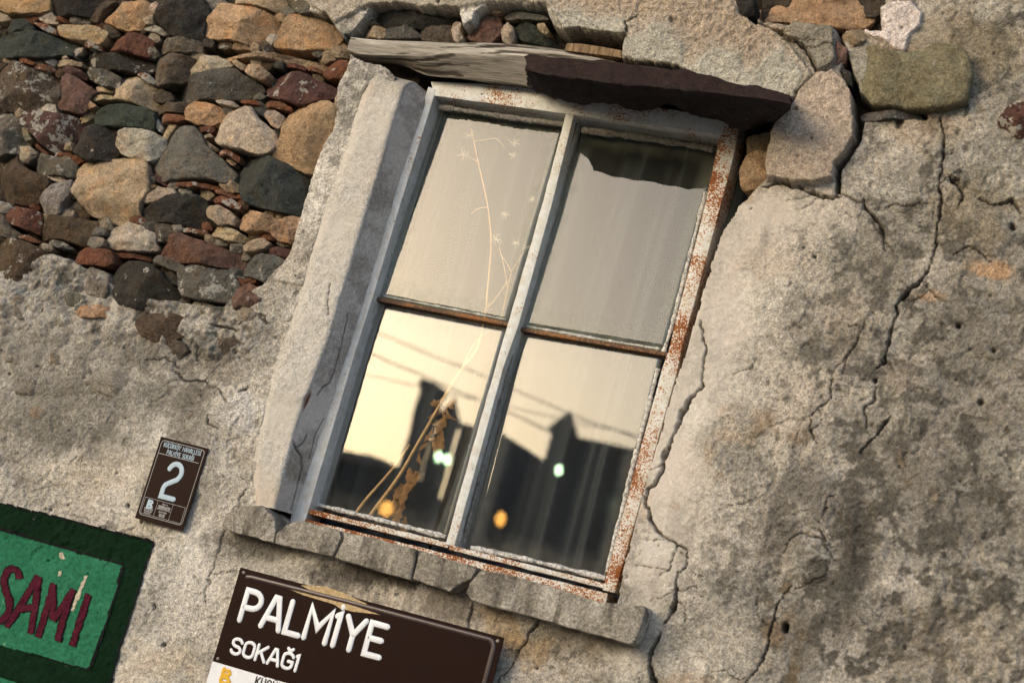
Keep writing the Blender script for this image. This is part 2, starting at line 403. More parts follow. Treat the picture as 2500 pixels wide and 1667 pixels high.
col = cmix(col, C(.40, .27, .15), och*.35)
col = cmix(col, C(.27, .25, .21), m_trans*.8)
col = cmix(col, C(.13, .115, .09), m_trans*sstep(.0, .6, cr3+.4*cr2)*.6)
col = cmix(col, C(.50, .45, .37), m_trans*sstep(.25, .6, fbm(GX, GZ, .05, 4, 41))*.6)
BL = [  # stains with a place of their own: centre, radii, colour, amount
    (640, 1330, 130, 45, (.11, .10, .08), .75), (900, 1400, 190, 40, (.10, .09, .075), .85), (1130, 1470, 120, 55, (.16, .14, .115), .7), (1400, 1560, 190, 50, (.17, .145, .11), .6),
    (1280, 1580, 70, 40, (.42, .30, .17), .5), (1230, 1530, 60, 40, (.40, .29, .17), .5),
    (2090, 1340, 45, 150, (.10, .09, .075), .75), (2050, 1480, 40, 90, (.12, .11, .09), .7), (2000, 1210, 90, 60, (.13, .12, .1), .55), (1900, 1290, 60, 90, (.15, .135, .11), .5),
    (2330, 1240, 160, 130, (.17, .155, .125), .55), (2400, 850, 140, 260, (.20, .18, .145), .5), (2380, 520, 130, 110, (.22, .18, .12), .55), (2250, 300, 120, 60, (.38, .29, .19), .4),
    (2350, 120, 160, 110, (.25, .205, .135), .65), (2420, 655, 60, 22, (.50, .33, .19), .7), (2260, 720, 40, 14, (.46, .31, .19), .6), (2300, 1560, 190, 110, (.30, .26, .2), .5),
    (1950, 1000, 80, 120, (.52, .45, .36), .45), (1780, 1560, 100, 90, (.50, .44, .36), .4), (1640, 1170, 60, 70, (.53, .47, .40), .5), (1590, 1330, 60, 40, (.52, .48, .42), .6),
    (1950, 1550, 50, 90, (.17, .15, .12), .55), (60, 700, 90, 40, (.36, .34, .30), .5), (90, 1000, 150, 110, (.27, .25, .2), .5), (330, 960, 120, 60, (.36, .345, .30), .5), (250, 1150, 160, 60, (.55, .48, .38), .5),
    (450, 1480, 90, 120, (.60, .55, .48), .55), (400, 1620, 120, 60, (.52, .42, .29), .4), (600, 1020, 50, 60, (.58, .55, .50), .6), (545, 890, 60, 60, (.20, .175, .14), .5), (500, 960, 60, 30, (.18, .16, .13), .5),
    (200, 985, 230, 110, (.20, .187, .155), .5), (350, 860, 200, 60, (.21, .195, .16), .5), (60, 860, 120, 100, (.22, .205, .17), .5), (470, 1080, 80, 110, (.24, .22, .18), .45), (250, 1090, 120, 50, (.24, .22, .18), .4), (520, 1200, 60, 60, (.25, .225, .18), .4),
    (120, 1060, 130, 60, (.17, .16, .13), .5), (420, 960, 90, 50, (.18, .165, .135), .5), (640, 820, 40, 60, (.22, .2, .165), .4), (2230, 1100, 130, 110, (.20, .18, .145), .45), (2160, 620, 90, 90, (.27, .24, .19), .45), (1770, 760, 70, 120, (.54, .48, .41), .4),
    (330, 1320, 60, 90, (.58, .50, .38), .4), (1860, 640, 90, 60, (.50, .42, .33), .4), (2070, 800, 60, 110, (.33, .28, .22), .5), (2200, 920, 50, 50, (.36, .30, .24), .5)]
for bx, by, rx, ry, c, am in BL:
    q = np.sqrt(((wx-bx)/rx)**2+((wy-by)/ry)**2)
    sel = q < 1.9
    f = np.zeros_like(q); f[sel] = sstep(1.25, .35, q[sel]+.45*cr3[sel]+.25*cr2[sel])
    col = cmix(col, C(*c), f*am)
# plates of render
for pl, dh, c in PLATES:
    d = polydist(w2x, w2y, pl, margin=30)
    f = sstep(2.5, -2.5, d)
    h = lerp(h, h*.7+dh+.002*n_sml, f)
    cc = C(*c)*(1+.16*cr2+.14*cr3)[..., None]
    col = col+(cc-col)*(f*.85)[..., None]
# top band: smooth grey skim low down, sandy eroded coat above it
SKIM = [(1333, 18), (1370, 35), (1415, 30), (1445, 60), (1500, 48), (1530, 62), (1532, 98), (1560, 90), (1590, 66), (1622, 66), (1645, 100), (1670, 112), (1668, 160), (1690, 163), (1722, 143), (1745, 124),
        (1800, 137), (1812, 170), (1850, 174), (1868, 150), (1905, 120), (1960, 190), (1930, 260), (1680, 215), (1660, 180), (1500, 150), (1440, 86), (1378, 82), (1345, 50)]
d = polydist(wx, wy, SKIM, margin=40)
f = sstep(3, -3, d)
h += f*.0045
col = cmix(col, C(.44, .415, .345)*1.0, f*.8)
f2 = sstep(0, 40, d)*sstep(1350, 1400, px)*sstep(1960, 1900, px)*sstep(215, 190, py)
col = cmix(col, C(.41, .325, .235), f2*.55)
h += f2*.0022*n_fin
# chunk: bare lime patches and pebble holes
# deep places between stones and pieces
soil = C(.055, .043, .031)*(1+.5*cr3)[..., None]
def deepen(d, depth, c, amt, edge=2.2):
    global h, col
    f = sstep(edge, -edge, d)
    h = lerp(h, depth, f)
    col = col+(c-col)*(f*amt)[..., None]
deepen(polydist(wx, wy, STONE_ZONE, margin=40), -.068+.012*n_sml+.014*n_mid+.02*(bil-.3), soil*1.15, .95, 5)
deepen(polydist(w2x, w2y, LINTEL_RECESS, margin=20), -.085+.012*n_sml, soil*1.1, .92)
deepen(polydist(w2x, w2y, [(1843, -90), (2165, -90), (2158, 12), (2112, 62), (2085, 74), (2040, 72), (1930, 58), (1862, 52), (1840, 30)], margin=20), -.05+.01*n_sml, soil, .9)
for g in RIGHT_GAPS:
    deepen(polydist(w2x, w2y, g, margin=20), -.075+.010*n_sml, soil*.9, .9)
for ln, wd, dp in CRACKS:
    d = polydist(w3x, w3y, ln, closed=False, margin=20)
    near = d < 20
    if not near.any(): continue
    e0 = np.hypot(px-ln[0][0], py-ln[0][1]); e1 = np.hypot(px-ln[-1][0], py-ln[-1][1])
    tp_ = .30+.70*sstep(0, 45, np.minimum(e0, e1))
    wd_ = wd*(.66 if wd < 2.9 else .9)*tp_*(1+.65*vn(GX, GZ, .03, 71)+.45*vn(GX, GZ, .012, 72))*np.clip(.85+.9*vn(GX, GZ, .09, 73), .25, 1.7)
    f = np.where(near, sstep(wd_+1.3, wd_*.3, d), 0)
    h = h-dp*f
    col = cmix(col, C(.08, .062, .045), f*.55)
for cx_, cy_, rx, ry, dp in PITS:
    q = np.sqrt(((w2x-cx_)/rx)**2+((w2y-cy_)/ry)**2)
    f = sstep(1.25, .6, q); h = h-dp*f; col = cmix(col, C(.09, .07, .05), f*.6)
rs = np.random.RandomState(5)
for _ in range(420):                                   # scattered small pits and grit
    cx_, cy_ = rs.uniform(0, 2500), rs.uniform(-20, 1680); r = rs.uniform(1.6, 4.2)
    ix = (np.abs(XS-float(P(cx_, cy_)[0])) < .012); iz = (np.abs(ZS-float(P(cx_, cy_)[2])) < .012)
    if not ix.any() or not iz.any(): continue
    i0, i1 = np.where(ix)[0][[0, -1]]; j0, j1 = np.where(iz)[0][[0, -1]]
    sl_ = np.s_[i0:i1+1, j0:j1+1]
    q = np.hypot(w2x[sl_]-cx_, (w2y[sl_]-cy_)*rs.uniform(.6, 1.4))/r
    f = sstep(1.3, .5, q)
    if rs.rand() < .7:
        h[sl_] -= rs.uniform(.003, .009)*f; col[sl_] = cmix(col[sl_], C(.13, .11, .085), f*.55)
    else:
        h[sl_] += rs.uniform(.001, .003)*f; col[sl_] = cmix(col[sl_], C(.55, .52, .46), f*.5)
# the wall sinks under the moulded jamb
JAMB_L = [(893, 158), (846, 215), (832, 290), (800, 400), (757, 500), (728, 585), (700, 690), (662, 800), (632, 900), (606, 1000), (588, 1100), (598, 1185), (612, 1235)]
JAMB_POLY = JAMB_L+[(690, 1245), (725, 1037), (809, 813), (900, 505), (1000, 190), (960, 148)]
dj = polydist(px, py, JAMB_POLY, margin=30)
h = lerp(h, np.minimum(h, -.030), sstep(-42, -56, dj))
col = np.clip(C(.455, .41, .345)*(np.maximum(col, .01)/C(.43, .385, .32))**1.32*C(.98, .99, 1.02), .015, .80)

def hs(x, z):
    """height of the wall surface at (x, z), out from the wall"""
    x = np.asarray(x, float); z = np.asarray(z, float)
    i = np.clip(np.searchsorted(XS, x)-1, 0, len(XS)-2); j = np.clip(np.searchsorted(ZS, z)-1, 0, len(ZS)-2)
    u = (x-XS[i])/(XS[i+1]-XS[i]); v = (z-ZS[j])/(ZS[j+1]-ZS[j])
    return (h[i, j]*(1-u)+h[i+1, j]*u)*(1-v)+(h[i, j+1]*(1-u)+h[i+1, j+1]*u)*v

wall = empty('house_wall', (0, 0, 0))
tag(wall, 'cracked beige plaster wall with bare rubble stones around the old window', 'wall')
d_cut = polydist(w2x, w2y, OPENING, margin=20)
keep_v = d_cut > 0
nX, nZ = GX.shape
F = grid_faces(nX, nZ)[:, ::-1]
F = F[:, [1, 0, 3, 2]]
kf = keep_v.ravel()[F].all(1)
V = np.stack([GX.ravel(), -h.ravel(), GZ.ravel()], 1).astype(np.float32)
Fk = F[kf]
# the cut edge of the render gets its thickness
e = np.concatenate([Fk[:, [0, 1]], Fk[:, [1, 2]], Fk[:, [2, 3]], Fk[:, [3, 0]]])
key = np.sort(e, 1).astype(np.int64); key = key[:, 0]*len(V)+key[:, 1]
uq, idx, cnt = np.unique(key, return_index=True, return_counts=True)
be = e[idx[cnt == 1]]
bx_ = V[be[:, 0]]
inner = (bx_[:, 0] > XS[3]) & (bx_[:, 0] < XS[-4]) & (bx_[:, 2] > ZS[3]) & (bx_[:, 2] < ZS[-4])
be = be[inner]
bv = np.unique(be); mp = np.full(len(V), -1); mp[bv] = len(V)+np.arange(len(bv))
Vb = V[bv].copy(); Vb[:, 1] = .10
sk = np.stack([be[:, 1], be[:, 0], mp[be[:, 0]], mp[be[:, 1]]], 1)
used = np.zeros(len(V)+len(Vb), bool)
allV = np.concatenate([V, Vb]); allF = np.concatenate([Fk, sk]); used[allF.ravel()] = True
rem = np.cumsum(used)-1
cv = np.concatenate([col.reshape(-1, 3), np.broadcast_to(np.float32((.17, .13, .09)), (len(Vb), 3))])
grain = np.clip(.75+.45*rough-.55*smooth_r+.35*flake+.25*cr2, .3, 1.0)
ga = np.concatenate([grain.ravel(), np.full(len(Vb), .8, np.float32)])
me = mesh_np('plaster', allV[used], rem[allF]); vcol(me, cv[used], alpha=ga[used])
plaster = link('plaster', me, M_PLASTER, wall, smooth=True)

# moulded plaster jamb: front face, rounded arris and reveal in one sheet
FRAME_L = [(1048, 226), (958, 500), (854, 850), (716, 1255)]       # where the reveal meets the steel frame
nu = 420
Lq = resample(chaikin(JAMB_L, 2, False), nu); Aq = resample(LOWER_EDGE, nu)
Aq[:, 0] += 0
Fq = resample(FRAME_L, nu)
YF = .062
rows = []
tt = np.linspace(0, 1, nu)
for i in range(nu):
    Lp = P(*Lq[i], -.004); Ap = P(*Aq[i], -.014); Fp = P(Fq[i][0], Fq[i][1], YF)
    pts = [Lp+np.array([.012, .09, 0]), Lp+np.array([.006, .04, 0])]
    for s in np.linspace(0, 1, 44)[:-1]:                # front face
        q = Lp*(1-s)+Ap*s
        w_ = min(s/.5, 1); q[1] = .012-.027*w_*w_*(3-2*w_)
        pts.append(q)
    rr = .008
    for k in range(1, 7):                               # arris
        a_ = k/6*math.pi/2
        pts.append(np.array([Ap[0]+rr*math.sin(a_)*1.0, -.014+rr*(1-math.cos(a_)), Ap[2]]))
    st = pts[-1].copy()
    for s in np.linspace(0, 1, 60)[1:]:                 # reveal
        pts.append(st*(1-s)+Fp*s)
    rows.append(pts)
J = np.array(rows, np.float64)
nv_ = J.shape[1]
# round the jamb's top end back into the wall
tp = np.clip(1-tt/.035, 0, 1)**2
J[:, :, 1] += (.05*tp)[:, None]
Jx = J[:, :, 0]+.3*J[:, :, 1]; Jz = J[:, :, 2]
dn = .0024*fbm(Jx, Jz, .12, 3, 81)+.0010*fbm(Jx, Jz, .035, 3, 82)+.0007*fbm(Jx, Jz, .010, 2, 83)
side = np.arange(nv_) >= 51
J[:, :, 1] -= np.where(side[None, :], 0, dn); J[:, :, 0] += np.where(side[None, :], dn, 0)
jpx, jpy = PX(J[:, :, 0], J[:, :, 1], J[:, :, 2])
jc = np.broadcast_to(C(.50, .465, .41), J.shape).copy().astype(np.float32)
jn = fbm(Jx, Jz, .10, 4, 84); jn2 = fbm(Jx, Jz, .03, 3, 85)
jc = cmix(jc, C(.57, .54, .49), sstep(0, .7, jn)); jc = cmix(jc, C(.52, .42, .32), sstep(.2, .8, fbm(Jx, Jz, .2, 3, 86))*.5)
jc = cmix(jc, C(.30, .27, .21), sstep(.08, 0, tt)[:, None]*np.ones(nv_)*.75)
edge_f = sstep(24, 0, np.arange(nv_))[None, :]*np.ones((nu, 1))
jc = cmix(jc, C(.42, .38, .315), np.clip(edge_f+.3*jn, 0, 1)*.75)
jc = cmix(jc, C(.53, .475, .435), (side[None, :]*np.ones((nu, 1)))*.8)       # reveal tone, slightly pinker than the front face
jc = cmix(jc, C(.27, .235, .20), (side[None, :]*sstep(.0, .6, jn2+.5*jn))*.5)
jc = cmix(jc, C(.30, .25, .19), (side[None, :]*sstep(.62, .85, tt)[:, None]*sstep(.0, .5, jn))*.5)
for ln, wd, dp in [([(850, 770), (833, 850), (818, 905), (806, 936), (790, 945), (778, 962)], 1.6, .008), ([(720, 1085), (724, 1095), (737, 1112), (738, 1146), (733, 1170)], 2.4, .010),
                   ([(752, 1060), (740, 1085), (726, 1092)], 1.4, .005), ([(806, 690), (798, 740), (800, 770)], 1.0, .005), ([(733, 1165), (722, 1200), (712, 1245)], 1.6, .008),
                   ([(790, 1020), (772, 1060), (756, 1120)], .9, .004)]:
    d = polydist(jpx.astype(np.float32)+2*jn2, jpy.astype(np.float32)+2*jn, ln, closed=False, margin=15)
    f = np.where(d < 15, sstep(wd+1.2, wd*.3, d), 0)
    J[:, :, 1] += f*dp*~side[None, :]; J[:, :, 0] -= f*dp*side[None, :]
    jc = cmix(jc, C(.05, .04, .035), f*.9)
chip = [(752, 958), (760, 955), (763, 966), (752, 990), (742, 1004), (738, 992), (742, 972)]
d = polydist(jpx.astype(np.float32), jpy.astype(np.float32), chip, margin=15)
f = np.where(d < 15, sstep(1.5, -1.5, d), 0); J[:, :, 1] += .012*f*~side[None, :]; J[:, :, 0] -= .012*f*side[None, :]; jc = cmix(jc, C(.16, .06, .03), f)
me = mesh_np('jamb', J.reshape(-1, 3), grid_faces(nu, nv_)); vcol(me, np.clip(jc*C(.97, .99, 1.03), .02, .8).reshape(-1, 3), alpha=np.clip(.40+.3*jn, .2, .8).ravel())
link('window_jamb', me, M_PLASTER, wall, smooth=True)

# ------------------------------------------------------------------ rubble stones, each traced and given its own body
S3 = 450/2352.0
TILE = {1: (0, 0, S3), 2: (430, 0, S3), 3: (0, 260, S3), 4: (400, 230, S3), 5: (0, 500, S3), 6: (350, 500, S3), 7: (350, 750, S3), 8: (800, 0, 600/2352.), 9: (1800, 0, 700/2350.), 10: (1300, 0, 600/2352.),
        11: (1000, 1300, 700/2352.)}
PAL = {'or': (.56, .38, .23), 'tan': (.50, .39, .265), 'cr': (.58, .485, .38), 'dk': (.042, .040, .036), 'gn': (.050, .062, .055), 'gy': (.15, .145, .125), 'br': (.12, .085, .055), 'bg': (.14, .115, .09),
       'pu': (.19, .115, .095), 'rd': (.18, .078, .05), 'ti': (.23, .10, .055), 'wh': (.56, .52, .45), 'ly': (.27, .245, .165), 'mo': (.34, .315, .27), 'mr': (.12, .062, .052)}

def soften(p):
    q = np.roll(p, -1, 0); r = np.empty((2*len(p), 2)); r[0::2] = p*.92+q*.08; r[1::2] = p*.08+q*.92
    return r
def stone_mesh(poly, y0, bulge, back, base, seed, flat=False):
    """poly (n,2) in x,z; y0 depth of the face; returns mesh with its own vertex colours"""
    R_ = np.random.RandomState(seed)
    c0_ = np.asarray(poly).mean(0)
    b = soften(poly); b = c0_+(b-c0_)*1.05; b = resample(b, 56, True)
    c = b.mean(0); rad = np.hypot(*(b-c).T); rmin = rad.min(); rme = rad.mean()
    b = c+(b-c)*(1+.05*fbm(b[:, 0]*1.0+seed, b[:, 1], .016, 3, 90)*min(1, .03/rme)*1.8)[:, None]
    ts = np.concatenate([np.linspace(0, .6, 6), np.linspace(.7, 1, 8)])
    rings = []; hts = []
    pl = []
    for k in range(R_.randint(5, 9)):
        a_ = R_.uniform(0, 6.28); s_ = R_.uniform(.15, .95)**1.3
        pl.append((math.cos(a_)*s_, math.sin(a_)*s_, R_.uniform(.10, .75)*rme*s_))
    tx, tz = R_.uniform(-.10, .10), R_.uniform(-.10, .14)
    if flat: pl = pl[:1]; tx = tz = 0.0
    bev = min(.25*rmin, R_.uniform(.003, .008))
    for t in ts:
        p = c+(b-c)*t; q = p-c
        e_ = (1-t)*rad
        u = np.clip(1-e_/bev, 0, 1)
        hh = bulge*(1-.6*t**3)-bev*(1-np.sqrt(np.clip(1-u*u, 0, 1)))*.9
        cut = np.full(len(q), 1e3)
        for gx, gz, off in pl:
            cut = np.minimum(cut, bulge*.75+off-(q[:, 0]*gx+q[:, 1]*gz))
        hh = np.minimum(hh, cut)
        hh = hh+q[:, 0]*tx+q[:, 1]*tz
        hh = hh+(.0075*fbm(p[:, 0]+seed*.37, p[:, 1], .05, 4, 91, .62)+.0016*fbm(p[:, 0]+seed*.2, p[:, 1], .013, 2, 92))*(min(1, rme/.04))
        rings.append(p); hts.append(hh)
    v = []
    for p, hh in zip(rings, hts): v.append(np.stack([p[:, 0], y0-hh, p[:, 1]], 1))
    last = rings[-1]; hl = hts[-1]
    for k, (sc, dd) in enumerate(((.985, .25), (.95, .6), (.90, 1.0))):
        p = c+(last-c)*sc
        v.append(np.stack([p[:, 0], (y0-hl)*(1-dd)+(y0+back)*dd, p[:, 1]], 1))
    v = np.array(v)
    v[0] = v[0].mean(0)
    nr, ns = v.shape[:2]
    f = grid_faces(ns, nr, True)
    vv = v.transpose(1, 0, 2).reshape(-1, 3)
    me = mesh_np('stone', vv, f[:, ::-1])
    n1 = fbm(vv[:, 0]+seed*.7, vv[:, 2], .06, 4, 93); n2 = fbm(vv[:, 0], vv[:, 2]+seed*.3, .03, 3, 94)
    cc = np.asarray(base)[None, :]*(1+.22*n1+.12*n2)[:, None]
    alt = np.asarray(base)*(np.array([1.15, .92, .72]) if R_.rand() < .6 else np.array([.85, .95, 1.05]))
    cc = cc+(alt-cc)*(sstep(.1, .6, n2)*.6)[:, None]
    vcol(me, np.clip(cc, .01, .75))
    return me
